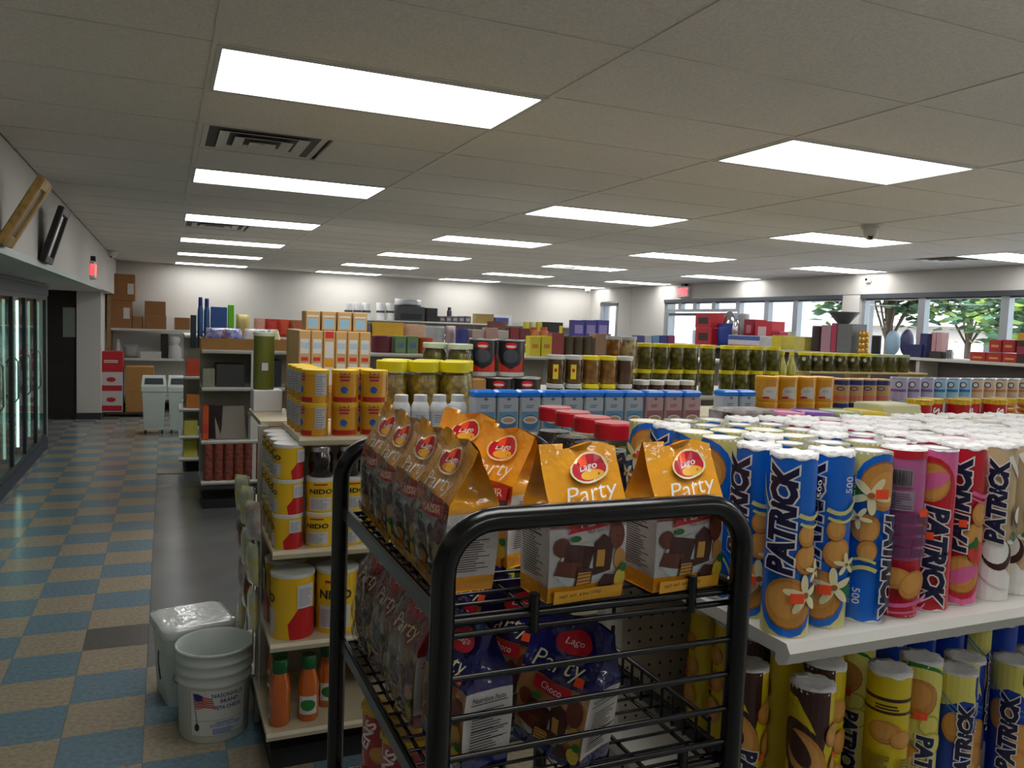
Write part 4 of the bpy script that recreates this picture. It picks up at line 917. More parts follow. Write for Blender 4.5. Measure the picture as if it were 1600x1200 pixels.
# crumpled packets hung along the aisle end
def pillow(nm, w, h, dpt, m, seed, seal=.06):
    rnd = random.Random(seed); nx, nz = 8, 10; mb = MB()
    for s in (-1, 1):
        V = []
        for j in range(nz+1):
            for i in range(nx+1):
                u = i/nx*2-1; v = j/nz*2-1; t = max(0, (1-abs(u)**3))*max(0, (1-abs(v)**4)); V.append((u*w/2*(1-.05*t), s*(dpt/2*t**.6+rnd.uniform(-.06, .06)*dpt*t), (v+1)*h/2))
        n = nx+1; F = [(j*n+i, j*n+i+1, (j+1)*n+i+1, (j+1)*n+i) for j in range(nz) for i in range(nx)]
        mb.add(V, [f if s < 0 else f[::-1] for f in F], 0, True)
    return [('packet', mb.me(nm, m))]
def pkm(c, c2): return mat(c, .22, coat=.8, noise=1, nscale=18, rgb2=c2, bump=.4, bscale=40, name='packet_film')
KIND['pk_yellow'] = pillow('pk_yellow', .12, .16, .035, pkm((210, 190, 40), (190, 196, 190)), 1)
KIND['pk_white'] = pillow('pk_white', .12, .15, .035, pkm((206, 206, 200), (150, 110, 100)), 2)
KIND['pk_red'] = pillow('pk_red', .12, .15, .035, pkm((170, 40, 30), (60, 90, 40)), 3)
cs = thing('clip_strip', 'clip strips of small packets hung on the aisle shelf end', 'clip strip', (.345, 3.1, .3))
for k, dy in enumerate((.06, .3, .55)): ob('strip', MB().box(-.004, .0, dy-.012, dy+.012, 0, .72).me('strip', mat((150, 150, 150), .4)), cs)
for k, dy in enumerate((.06, .3, .55)):
    for j in range(4 if k == 2 else 3):
        inst(('pk_white', 'pk_yellow', 'pk_yellow', 'pk_red')[(j+k) % 4], 'snack_packet', '%s snack packet from the top on the %s clip strip' % (ORD[j], ('nearest', 'middle', 'farthest')[k]), 'packet', 'packets on the clip strips', (.318, 3.1+dy, .87-j*.175), RAD(-70-8*j), 0, RAD(-6))
# amber tins in two layers
AMB = mat((214, 152, 24), .35, coat=.4, name='amber_tin'); AM2 = mat((226, 186, 30), .4, name='amber_lid')
d = Dec(); d.rect(-.05, .05, .004, .022, NR); 
for k, w in enumerate((.034, .04, .036)): d.rect(-w/2, w/2, .082+k*.012, .09+k*.012, ink((180, 40, 70)))
d.ell(-.002, .05, .012, .013, ink((30, 90, 180))); d.poly([(-.012, .058), (.014, .054), (.004, .034)], ink((30, 90, 180))); d.rect(.06, .105, .03, .11, mat((190, 190, 190), .4)); d.lines(.062, .1, .034, .106, 8, GREYI, .4, 3)
KIND['amber_tin'] = [('tin', MB().lathe([(.049,0),(.05,.004),(.05,.115)], 24).me('amber_tin', AMB)), ('lid', MB().lathe([(.0512,.108),(.0515,.122),(.0495,.124)], 24).me('amber_lid', AM2)), ('label_print', d.on_cyl('amber_print', .05))]
for l in range(2):
    for c, x in enumerate((.52, .632, .744)):
        inst('amber_tin', 'baby_food_tin', 'amber baby food tin, %s of the %s layer at the shelf end' % (('left', 'middle', 'right')[c], ('lower', 'upper')[l]), 'tin', 'amber tins', (x, 3.06, ZT+l*.1242), RAD((-78, -13, -13)[c]))
    for rI in range(3):
        inst('amber_tin', 'baby_food_tin', 'amber baby food tin at the shelf end, %s row back, %s layer' % (ORD[rI+1], ('lower', 'upper')[l]), 'tin', 'amber tins', (.512, 3.165+rI*.104, ZT+l*.1242), RAD(200))
    inst('amber_tin', 'baby_food_tin', 'amber tin behind the right front amber tin, %s layer' % ('lower', 'upper')[l], 'tin', 'amber tins', (.71, 3.165, ZT+l*.1242), 0)
# generic cartons
def carton_mesh(nm, w, d_, h, base, bands=(), ell_=None, top=None):
    m = MB(); m.bbox(-w/2, w/2, 0, d_, 0, h, .003); mats = [base]
    for (x0, x1, z0, z1, mm) in bands:
        if mm not in mats: mats.append(mm)
        i = mats.index(mm); m.add([(x0*w, -.0006, z0*h), (x1*w, -.0006, z0*h), (x1*w, -.0006, z1*h), (x0*w, -.0006, z1*h)], [(0,1,2,3)], i)
    return m.me(nm, mats)
CARD = mat((168, 122, 66), .85, noise=.12, nscale=14, name='cardboard')
TANC = mat((196, 158, 104), .6, name='tan_carton'); PALE = mat((206, 206, 204), .5); PBL = mat((140, 180, 206), .5); PRD = mat((196, 44, 50), .5); DRED = mat((150, 30, 40), .5)
o = tag(ob('cardboard_case', MB().bbox(.53, .86, 3.57, 3.96, 0, .12, .004).me('case1', CARD)), 'low cardboard case under the tall tan cartons', 'box'); o.location = (0, 0, ZT)
bands1 = [(-.36, .36, .62, .86, PALE), (-.3, .3, .5, .56, PRD), (-.36, .36, .2, .46, PALE), (-.34, .34, .7, .8, PBL), (-.34, .34, .3, .38, PBL)]
bands2 = [(-.36, .36, .88, .99, PRD), (-.36, .36, .55, .82, PALE), (-.36, .36, .1, .4, PALE), (-.4, .4, .42, .52, AMB)]
KIND['tall1'] = [('carton', carton_mesh('tall_carton_a', .05, .075, .265, TANC, bands1))]; KIND['tall2'] = [('carton', carton_mesh('tall_carton_b', .05, .075, .265, TANC, bands2))]
ZC = ZT+.12
for c in range(6):
    inst('tall2' if c == 2 else 'tall1', 'tall_carton', 'tall tan carton in the front row above the amber tins, %s' % pos(c, 6), 'carton', 'tall tan cartons', (.56+c*.053, 3.58, ZC))
for rI in range(4):
    inst('tall1', 'tall_carton', 'tall tan carton in the left file, %s row back' % ORD[rI+1], 'carton', 'tall tan cartons', (.56, 3.66+rI*.077, ZC))
for c in range(1, 6):
    inst('tall1', 'tall_carton', 'tall tan carton in the second row, %s' % pos(c, 6), 'carton', 'tall tan cartons', (.56+c*.053, 3.66, ZC))
KIND['flatbox'] = [('carton', carton_mesh('flat_carton', .062, .12, .085, TANC, [(-.35, .35, .1, .6, PBL), (-.4, .4, .68, .78, PALE)]))]
for c in range(4): inst('flatbox', 'small_carton', 'small tan carton on top of the tall ones, %s' % pos(c, 4), 'carton', 'small cartons on the tall cartons', (.6+c*.07, 3.62, ZC+.266))
OLV = mat((92, 98, 34), .4, coat=.3, name='olive_tin')
KIND['olive_can'] = [('tin', MB().lathe([(.046,0),(.047,.005),(.047,.25)], 20).box(-.014, .014, -.0482, -.046, .09, .125, 1).me('olive_canister', [OLV, mat((180, 186, 190), .4)])), ('lid', MB().lathe([(.048,.248),(.048,.264),(.046,.266)], 20).me('olive_canister_lid', mat((190, 196, 170), .4)))]
inst('olive_can', 'oil_canister', 'tall olive green canister with pale lid left of the tan cartons', 'canister', None, (.425, 3.9, ZT+.1))
tag(ob('white_carton', MB().bbox(-.05, .08, -.06, .06, 0, .1, .004).me('canister_riser', PALE), None, (.425, 3.905, ZT)), 'low white carton under the tall olive green canister', 'carton')
# big pickle jars, yellow lids
YLID = mat((222, 206, 14), .35, name='yellow_lid'); PEP = mat((178, 150, 44), .3, noise=1, nscale=38, rgb2=(110, 84, 20), tex='voronoi', bump=.6, bscale=40, coat=.5, name='pickled_peppers')
PIK = mat((112, 106, 32), .25, noise=1, nscale=26, rgb2=(62, 58, 18), tex='voronoi', coat=.7, name='pickles')
KIND['pep_jar'] = jar('pepper_jar', .066, .275, PEP, YLID, .042, True, 24, None, .93, .9)
for i, (x, y) in enumerate(((.872, 3.31), (1.012, 3.31), (1.152, 3.31), (.925, 3.405), (1.07, 3.405), (1.21, 3.405))):
    inst('pep_jar', 'pepper_jar', 'big jar of pickled peppers with yellow lid, %s, %s row' % (('left', 'middle', 'right')[i % 3], 'front' if i < 3 else 'rear'), 'jar', 'yellow lidded pepper jars', (x, y-.02 if i < 3 else y-.005, ZT))
o = tag(ob('cardboard_case', MB().bbox(1.16, 1.43, 3.62, 3.95, 0, .175, .004).me('case2', CARD)), 'cardboard case under the olive jars behind the pepper jars', 'box'); o.location = (0, 0, ZT)
KIND['olive_jar'] = jar('olive_jar', .062, .165, PIK, mat((190, 204, 170), .4), .02, True, 24, None, .95, .92)
for i, (x, y) in enumerate(((1.325, 3.71), (1.225, 3.8))): inst('olive_jar', 'olive_jar', ('wide olive jar with pale lid standing on the cardboard case', 'wide olive jar half hidden behind its neighbour on the case')[i], 'jar', 'wide olive jars', (x, y, ZT+.176))
# white supplement bottles
WB = mat((206, 208, 210), .35, name='white_bottle')
wl = Dec().rect(-.05, .05, .03, .085, mat((196, 200, 206), .5)); wl.lines(-.02, .03, .04, .075, 4, mat((120, 132, 160), .5), .4, 3)
KIND['pill'] = [('bottle', MB().lathe([(.035,0),(.037,.004),(.037,.1),(.03,.118),(.025,.124)], 20, soft=True).me('pill_bottle', WB)), ('cap', MB().lathe([(.027,.122),(.027,.148),(.024,.15)], 20).me('pill_cap', WB)), ('label', wl.on_cyl('pill_label', .0372))]
KIND['pill_s'] = [('bottle', MB().lathe([(.029,0),(.03,.003),(.03,.075),(.027,.08)], 20, soft=True).me('pill_bottle_s', WB)), ('cap', MB().lathe([(.029,.079),(.029,.098),(.026,.1)], 20).me('pill_cap_s', WB))]
for i in range(4): inst('pill', 'supplement_bottle', 'white plastic supplement bottle, %s of the taller four' % pos(i, 4), 'bottle', 'white bottles', (.862+i*.079, 3.09, ZT), RAD(-15))
for i in range(3): inst('pill_s', 'supplement_bottle', 'short white plastic tub bottle beside the blue-lidded cartons, %s' % pos(i, 3), 'bottle', 'white bottles', (1.05+i*.0, 3.03, ZT) if i == 0 else (.985+i*.066, 3.165 if i == 1 else 3.19, ZT), 0)
# blue lidded cereal boxes
BLID = mat((10, 120, 222), .3, coat=.3, name='blue_lid'); BXA = mat((176, 184, 192), .4, name='grey_blue_carton'); BXB = mat((96, 146, 178), .4); BXC = mat((190, 160, 160), .4); BXD = mat((150, 100, 104), .4)
def cereal(nm, a, b_):
    w, d_, h = .093, .075, .172
    D = Dec(); D.rect(-w/2+.006, w/2-.006, .006, .085, b_); D.ell(0, .04, .036, .033, ink((70, 110, 150) if b_ is BXB else (140, 80, 84))); D.ell(0, .05, .033, .016, ink((206, 206, 204))); D.ell(0, .05, .024, .009, ink((190, 150, 100)))
    D.lines(-.022, .022, .1, .116, 2, ink((80, 120, 170) if b_ is BXB else (170, 60, 80)), .5, 3); D.ell(0, .137, .009, .006, ink((110, 100, 110)))
    return [('carton', MB().bbox(-w/2, w/2, -d_/2, d_/2, 0, h-.026, .006).me(nm, a)), ('lid', MB().bbox(-w/2-.002, w/2+.002, -d_/2-.002, d_/2+.002, h-.03, h, .008).me(nm+'_lid', BLID)), ('print', D.on_front(nm+'_print', -d_/2))]
KIND['cereal_b'] = cereal('cereal_blue', BXA, BXB); KIND['cereal_p'] = cereal('cereal_pink', BXC, BXD)
for i in range(11): inst('cereal_p' if i > 7 else 'cereal_b', 'cereal_box', '%s cereal box with blue lid, %s in the long row' % ('pinkish' if i > 7 else 'pale blue', pos(i, 11)), 'box', 'blue lidded cereal boxes', (1.196+i*.1005+(.0 if i < 8 else .006), 3.062, ZT))
for i in range(2): inst('cereal_b', 'cereal_box', 'pale blue cereal box with blue lid, %s of the separate pair' % ('left', 'right')[i], 'box', 'blue lidded cereal boxes', (2.45+i*.104, 3.1, ZT))
tagline = MB().box(1.14, 2.32, 2.985, 2.992, ZT-.03, ZT-.002)
# amber and white tins, tan cans, ringed cans
d = Dec(); d.ell(.012, .045, .026, .026, mat((204, 200, 194), .4)); d.poly([(-.02, .02), (.05, .012), (.05, .07), (.02, .072)], mat((204, 200, 194), .4)); d.ell(0, .018, .018, .006, NR); d.lines(-.002, .03, .044, .056, 2, GREYI, .4, 2)
KIND['wave_tin'] = [('tin', MB().lathe([(.055,0),(.056,.003),(.056,.112)], 24).me('wave_tin', mat((206, 144, 20), .35, coat=.4))), ('lid', MB().lathe([(.057,.106),(.057,.118),(.054,.12)], 24).me('wave_lid', mat((222, 160, 30), .4))), ('label_print', d.on_cyl('wave_print', .056))]
for l in range(2):
    for c in range(4): inst('wave_tin', 'formula_tin', 'amber tin with white wave, %s layer, %s beside the cereal pair' % (('lower', 'upper')[l], pos(c, 4)), 'tin', 'amber wave tins', (2.69+c*.117, 3.1, ZT+l*.1205), RAD(-42))
d = Dec(); d.rect(-.12, .12, .085, .108, mat((30, 44, 110), .4)); d.ell(.0, .066, .02, .01, mat((36, 50, 120), .4)); d.rect(-.12, .12, .008, .03, mat((200, 110, 90), .4)); d.ell(.0, .066, .014, .005, mat((170, 160, 150), .4))
KIND['tan_can'] = [('can', MB().lathe([(.043,0),(.044,.003),(.044,.112),(.043,.116)], 20).me('tan_can', mat((190, 150, 90), .4))), ('label_print', d.on_cyl('tan_print', .044))]
for l in range(2):
    for c in range(4): inst('tan_can', 'formula_can', 'tan can with navy band, %s layer, %s right of the amber tins' % (('lower', 'upper')[l], pos(c, 4)), 'can', 'tan navy cans', (3.165+c*.092, 3.1, ZT+l*.1165), RAD(-45))
def ringcan(nm, c, c2):
    d = Dec(); d.rect(-.13, .13, .0, .112, mat(c, .35)); d.ell(0, .084, .017, .017, mat((70, 70, 84), .4)); d.ell(0, .084, .011, .011, mat((206, 206, 206), .4)); d.rect(-.04, .04, .046, .06, mat(c2, .4))
    return [('can', MB().lathe([(.044,0),(.045,.003),(.045,.116),(.043,.121)], 20).me(nm, mat((178, 182, 196), .25, metal=.7))), ('label_print', d.on_cyl(nm+'_p', .045))]
KIND['rc_purple'] = ringcan('rc_purple', (172, 164, 190), (120, 84, 130)); KIND['rc_blue'] = ringcan('rc_blue', (150, 186, 206), (30, 110, 170)); KIND['rc_orange'] = ringcan('rc_orange', (206, 180, 150), (206, 130, 70))
for c in range(11):
    k = 'rc_purple' if c < 3 else 'rc_blue' if c < 6 else 'rc_orange'
    for l in range(2):
        inst(k, 'formula_can', '%s ring-logo can, %s layer, %s in the right-hand row' % ({'p': 'lilac', 'b': 'blue', 'o': 'orange'}[k[3]], ('lower', 'upper')[l], pos(c, 11)), 'can', 'ring logo cans', (3.57+c*.097, 3.1, ZT+l*.1215), RAD(-48))
# black and red cans
d = Dec(); BKC = mat((30, 30, 34), .35, coat=.3); 
d.poly([(-.075, .11), (-.05, .06), (0, .035), (.05, .06), (.075, .11), (.075, .02), (-.075, .02)], ink((190, 40, 30))); d.ell(0, .1, .04, .034, mat((60, 66, 74), .4)); d.ell(0, .152, .03, .017, ink((196, 16, 30))); d.ell(0, .148, .024, .006, ink((210, 190, 190))); d.rect(-.2, .2, .0, .02, mat((190, 190, 180), .4))
d.poly([(-.075, .02), (-.075, .1), (-.055, .06), (-.05, .02)], ink((206, 120, 70)))
KIND['bk_can'] = [('can', MB().lathe([(.069,0),(.07,.003),(.07,.178),(.068,.183)], 26).me('black_can', BKC)), ('rim', MB().lathe([(.0705,.176),(.071,.181),(.069,.185),(.066,.181)], 26, soft=True).me('black_can_rim', mat((180, 180, 176), .3, metal=.8))), ('label_print', d.on_cyl('black_can_print', .07))]
for l in range(2):
    for c in range(2): inst('bk_can', 'pepper_can', 'black and red can with red oval, %s, %s layer' % (('left', 'right')[c], ('lower', 'upper')[l]), 'can', 'black and red cans', (1.465+c*.152+(.06 if l == 0 else 0), 3.72-(.08 if l == 0 else 0)+.05, ZT+l*.185), RAD(-22))
# brown jars with white lids, in two layers
BJM = [mat((96, 66, 30), .2, coat=.7, noise=.5, nscale=30, tex='voronoi'), mat((140, 98, 30), .2, coat=.7, noise=.5, nscale=30, tex='voronoi'), mat((66, 42, 26), .2, coat=.7)]
wlid = mat((188, 190, 186), .4)
yl = Dec().rect(-.014, .014, .025, .1, mat((214, 196, 40), .5)); yl.ell(0, .07, .008, .01, NR)
for k in range(3): KIND['bj%d' % k] = jar('brown_jar%d' % k, .046, .148, BJM[k], wlid if k != 1 else YLID, .018, False, 18, yl if k == 0 else None, .9, .93)
for c in range(5):
    for l in range(2):
        inst('bj%d' % (0, 0, 1, 1, 2)[c], 'preserve_jar', 'brown preserve jar, %s of the row behind the cereal boxes, %s layer' % (pos(c, 5), ('lower', 'upper')[l]), 'jar', 'brown preserve jars', (1.86+c*.103, 3.74, ZT+l*.149), RAD(-25))
for c in range(4):
    inst('bj2', 'preserve_jar', 'low dark preserve jar with pale lid, %s of the group behind' % pos(c, 4), 'jar', 'brown preserve jars', (2.42+c*.1, 3.8, ZT), 0, scale=(1, 1, 1.12))

# ================================================================== PICKLE SHELF (behind)
KIND['pickle'] = jar('pickle_jar', .06, .195, PIK, YLID, .024, False, 18, None, .9, .94)
KIND['pickle_tall_o'] = jar('apricot_jar', .058, .24, mat((176, 108, 26), .2, coat=.7, noise=.7, nscale=22, tex='voronoi'), wlid, .022, False, 18, None, .9, .94)
KIND['pickle_tall_m'] = jar('mushroom_jar', .058, .24, mat((120, 98, 50), .2, coat=.7, noise=1, nscale=24, rgb2=(190, 170, 120), tex='voronoi'), wlid, .022, False, 18, None, .9, .94)
YP = 5.2
inst('pickle_tall_o', 'apricot_jar', 'tall orange preserve jar with white lid above the shelf', 'jar', None, (at_y(958, 550, YP).x, YP, ZT2+.197)); inst('pickle_tall_m', 'mushroom_jar', 'tall mushroom jar with white lid beside the orange one', 'jar', None, (at_y(982, 550, YP).x, YP, ZT2+.197))
pj = [1006, 1032, 1056, 1078, 1105, 1136, 1159, 1181, 1206]
for l in range(2):
    xs_ = ([958, 982] if l == 0 else [])+pj
    for i, x in enumerate(xs_):
        inst('pickle', 'pickle_jar', 'pickle jar with yellow lid, %s layer, %s on the pickle shelf' % (('lower', 'upper')[l], pos(i)), 'jar', 'yellow lidded pickle jars', (at_y(x, 570, YP).x, YP, ZT2+l*.197), RAD(i*37))
YB_ = mat((176, 170, 40), .2, coat=.6, name='oil_bottle')
KIND['oil'] = [('bottle', MB().lathe([(.042,0),(.044,.006),(.044,.2),(.03,.25),(.016,.29),(.016,.31)], 16, soft=True).me('oil_bottle', YB_)), ('cap', MB().lathe([(.02,.305),(.02,.335)], 14).me('oil_cap', YLID))]
for i, x in enumerate((1222, 1237)): inst('oil', 'oil_bottle', 'yellow oil bottle between the pickle jar groups, %s' % ('left', 'right')[i], 'bottle', 'yellow oil bottles', (at_y(x, 560, YP).x, YP, ZT2+.0), 0, scale=(1, 1, 1.08))
rb = thing('riser_board', 'pale board carrying the right-hand row of green pickle jars', 'board', (4.86, 5.1, ZT2))
ob('board', MB().bbox(0, 1.36, 0, .3, .185, .2, .003).me('riser_board', mat((200, 176, 120), .6, noise=.15, nscale=8))); bpy.data.objects['board'].parent = rb
for x in (.02, .68, 1.34): ob('leg', MB().box(x-.015, x+.015, .02, .28, 0, .185).me('riser_leg', mat((180, 156, 104), .6)), rb)
KIND['green_jar'] = jar('green_jar', .058, .155, mat((92, 90, 26), .2, noise=1, nscale=26, rgb2=(50, 48, 14), tex='voronoi', coat=.7), YLID, .02, False, 18, Dec().ell(0, .1, .014, .016, mat((200, 196, 180), .5)), .9, .94)
KIND['green_jar_w'] = jar('green_jar_w', .058, .155, mat((74, 72, 24), .2, coat=.7), mat((176, 186, 150), .4), .02, False, 18, None, .9, .94)
for i, x in enumerate((1260, 1278, 1296, 1316, 1336, 1355, 1374, 1394, 1413)):
    inst('green_jar' if i < 6 else 'green_jar_w', 'pickle_jar', 'green jar on the raised board, %s' % pos(i, 9), 'jar', 'green jars on the board', (at_y(x, 565, YP).x, YP+.02, ZT2+.2), RAD(-50))

# ================================================================== FARTHER STOCK
def far_box(name, label, cat, x0, y0, x1, Y, zb, col, depth=.25, bands=(), group=None, style='box', y1=None):
    a = at_y(x0, y0, Y); b = at_y(x1, y0, Y); w = b.x-a.x; h = max(.04, a.z-zb)
    base = col if not isinstance(col, tuple) else mat(col, .5, noise=.12, nscale=12)
    if style == 'box': me = carton_mesh(name, w, depth, h, base, bands)
    elif style == 'cyl': me = MB().lathe([(w*.48, 0), (w*.5, h*.03), (w*.5, h*.94), (w*.47, h)], 18).me(name, base); 
    elif style == 'bottle': me = MB().lathe([(w*.46, 0), (w*.5, h*.03), (w*.5, h*.74), (w*.36, h*.82), (w*.3, h*.86)], 16, soft=True).lathe([(w*.36, h*.83), (w*.36, h*.97), (w*.3, h)], 14, 1).me(name, [base, bands or base])
    elif style == 'bag':
        me = pillow(name, w, h, min(depth, w*.7), base, int(x0))[0][1]
    yo = Y if style == 'box' else Y+w*.5 if style != 'bag' else Y+.08
    return tag(ob(name, me, None, ((a.x+b.x)/2, yo, zb)), label, cat, group)
C = lambda *c: mat(c, .5)
# end shelf, middle distance (left)
Y3 = 7.62; Z3 = 1.42
p0 = at_y(312, 520, 7.58)
tr = thing('cardboard_tray', 'cardboard tray full of colourful packets on the white end shelf', 'box', (.66, 7.75, Z3))
ob('base', MB().box(-.36, .36, -.2, .2, 0, .006).me('tray_base', CARD), tr)
for b in ((-.37, .37, -.21, -.2), (-.37, .37, .2, .21), (-.37, -.36, -.2, .2), (.36, .37, -.2, .2)): ob('side', MB().box(*b, 0, .1).me('tray_side', CARD), tr)
pc = [((30, 40, 150), 'navy'), ((140, 24, 40), 'maroon'), ((40, 60, 170), 'blue'), ((200, 190, 180), 'white'), ((30, 30, 120), 'dark navy'), ((190, 180, 60), 'yellow')]
for i, (c, nm) in enumerate(pc):
    k = pillow('tray_packet%d' % i, .15, .2, .07, pkm(c, (170, 170, 180)), 20+i)
    tag(ob('snack_packet', k[0][1], None, (.38+i*.112, 7.66+.04*(i % 2), Z3+.02), (RAD(-32), 0, RAD(20*(i % 3)-20))), '%s shiny packet in the cardboard tray, %s' % (nm, pos(i, 6)), 'packet', 'packets in the tray')
far_box('blue_bottle', 'blue bottle with navy cap above the packet tray, left', 'bottle', 309, 464, 318, 7.95, Z3, (50, 96, 160), style='bottle', bands=C(34, 44, 130), group='blue bottles')
far_box('blue_bottle', 'blue bottle with navy cap above the packet tray, right', 'bottle', 319, 466, 328, 7.95, Z3, (50, 96, 160), style='bottle', bands=C(34, 44, 130), group='blue bottles')
far_box('blue_carton', 'wide blue carton beside the bright green one above the tray', 'carton', 330, 479, 355, 7.95, Z3, (46, 92, 168), .1, [(-.3, .1, .1, .5, C(170, 150, 120))])
far_box('green_carton', 'bright green carton standing above the packet tray', 'carton', 357, 476, 366, 7.95, Z3, (110, 220, 30), .08)
far_box('yellow_packet', 'pale yellow packet lying right of the green carton', 'packet', 370, 491, 392, 7.9, Z3, (206, 190, 120), .1, style='bag')
far_box('dark_carton', 'small dark teal carton at the left end of the packet shelf', 'carton', 298, 492, 307, 7.85, Z3, (30, 50, 60), .1)
# contents of the end shelves
def sh_box(name, label, cat, x0, x1, y, z, h, col, d_=.2, rx=0, bands=()):
    return tag(ob(name, carton_mesh(name, x1-x0, d_, h, mat(col, .55, noise=.2, nscale=12), bands), None, ((x0+x1)/2, y, z), (rx, 0, 0)), label, cat)
sh_box('dark_appliance', 'dark flat appliance box under the packet tray', 'box', .42, .66, 7.56, 1.09, .2, (52, 52, 48), .3)
sh_box('black_appliance', 'black appliance box right of the end post', 'box', .74, .98, 7.56, 1.09, .24, (30, 30, 32), .3)
sh_box('grey_carton', 'grey printed carton left on the upper end shelf', 'carton', .31, .41, 7.56, 1.09, .16, (140, 140, 120), .2)
tag(ob('leaning_panel', MB().bbox(-.13, .13, -.008, .008, 0, .3, .003).me('leaning_panel', C(120, 112, 96)), None, (.55, 7.58, .62), (RAD(-18), 0, RAD(6))), 'brownish panel leaning on the middle end shelf', 'panel')
tag(ob('leaning_panel', MB().bbox(-.07, .07, -.008, .008, 0, .3, .003).me('leaning_panel2', C(36, 34, 34)), None, (.4, 7.6, .62), (RAD(-10), 0, RAD(-20))), 'narrow black panel leaning beside the brownish panel', 'panel')
sh_box('orange_carton', 'orange carton at the aisle side of the middle end shelf', 'carton', .31, .36, 7.52, .62, .3, (206, 84, 30), .2, 0, [(-.4, .4, .2, .5, C(190, 50, 40))])
sh_box('white_carton', 'white carton on the middle end shelf beside the post', 'carton', .7, .86, 7.56, .62, .22, (190, 190, 186), .2)
sh_box('brown_carton', 'brown carton right of the white carton on the end shelf', 'carton', .88, 1.02, 7.56, .62, .2, (150, 96, 60), .2)
for i in range(6):
    for l in range(2):
        tag(ob('red_tin', MB().lathe([(.04, 0), (.041, .003), (.041, .16), (.039, .164)], 14, [0, 0, 1]).me('red_tin', [mat((150, 92, 70), .4, noise=.4, nscale=30, rgb2=(110, 40, 34)), C(120, 90, 80)]), None, (.36+i*.086, 7.54, .26+l*.165)), 'shrink-wrapped reddish tin, %s of the %s layer on the lowest end shelf' % (pos(i, 6), ('lower', 'upper')[l]), 'tin', 'reddish wrapped tins')
for i, (x0, x1, z, h, c, n) in enumerate(((.22, .36, .7, .14, (196, 120, 50), 'orange'), (.4, .56, .7, .12, (190, 180, 80), 'yellow'), (.2, .34, .4, .16, (200, 190, 90), 'pale yellow'), (.36, .52, .4, .2, (140, 150, 90), 'green'), (.2, .34, .16, .18, (206, 200, 80), 'bright yellow'), (.22, .36, 1.05, .18, (190, 70, 40), 'red orange'), (.4, .56, 1.05, .16, (200, 120, 40), 'amber'))):
    sh_box('carton', '%s carton on the %s level of the far shelving end' % (n, {.7: 'middle', .4: 'low', .16: 'lowest', 1.05: 'high'}[z]), 'carton', x0, x1, 9.44, z, h, c)
# row on top of the middle shelving
far_box('dark_red_jar', 'dark red jar with black base beyond the pepper jars', 'jar', 584, 524, 616, Y3, Z3, (96, 24, 40), style='cyl')
far_box('green_carton', 'pale green carton beyond the pepper jars, left one', 'carton', 618, 525, 635, Y3, Z3, (110, 140, 90), .15, [(-.3, .3, .3, .6, C(70, 110, 150))], 'pale green cartons')
far_box('green_carton', 'pale green carton beyond the pepper jars, right one', 'carton', 637, 525, 654, Y3, Z3, (110, 140, 90), .15, [(-.3, .3, .3, .6, C(70, 110, 150))], 'pale green cartons')
far_box('orange_canister', 'orange canister right of the pale green cartons', 'canister', 656, 527, 680, Y3, Z3, (176, 74, 26), style='cyl')
o = far_box('clear_tub', 'translucent grey plastic tub beyond the orange canister', 'tub', 669, 509, 699, 7.85, Z3, (176, 184, 184), style='cyl')
far_box('blue_cup', 'blue and white cup beyond the olive jars', 'cup', 716, 513, 735, Y3, Z3, (60, 66, 140), style='cyl')
far_box('pink_packet', 'pale pink packet left of the blue cup', 'packet', 700, 509, 716, 7.8, Z3, (190, 170, 170), style='bag')
for i, x in enumerate((829, 847)): far_box('yellow_box', 'yellow box beyond the black cans, %s of two' % ('left', 'right')[i], 'box', x, 525, x+16, Y3, Z3, (206, 190, 40), .12, [(-.3, .3, .4, .6, C(190, 120, 40))], 'yellow boxes')
far_box('red_packet', 'dusty red packet right of the two yellow boxes', 'packet', 863, 520, 882, Y3, Z3, (150, 60, 60), .12)
for i in range(3): far_box('dark_jar', 'dark jar with white lid beyond the brown jars, %s of three' % ('left', 'middle', 'right')[i], 'jar', 885+i*15, 525, 899+i*15, Y3, Z3, (80, 66, 44), style='cyl', group='dark far jars')
far_box('tan_carton', 'tan carton right of the dark white-lidded jars', 'carton', 931, 521, 955, Y3, Z3, (150, 118, 90), .15)
for i, (c, n) in enumerate((((80, 80, 150), 'violet'), ((190, 196, 206), 'white'), ((110, 160, 200), 'light blue'), ((70, 70, 150), 'indigo'), ((150, 60, 110), 'magenta'))):
    far_box('small_pack', '%s pack in the row left of the entrance door' % n, 'pack', 996+i*12, 524, 1007+i*12, Y3, Z3, c, .12)
far_box('red_tray', 'low reddish tray below the packs by the entrance', 'tray', 1012, 540, 1070, 7.55, Z3, (130, 70, 50), .06)
for i, (x0, y0, x1, c, n) in enumerate(((760, 512, 778, (190, 150, 140), 'pale pink'), (778, 516, 795, (190, 180, 170), 'off-white'), (738, 515, 756, (190, 170, 160), 'dusty white'))):
    far_box('flat_pack', '%s flat pack above the black and red cans' % n, 'pack', x0, y0, x1, Y3, Z3, c, .12)
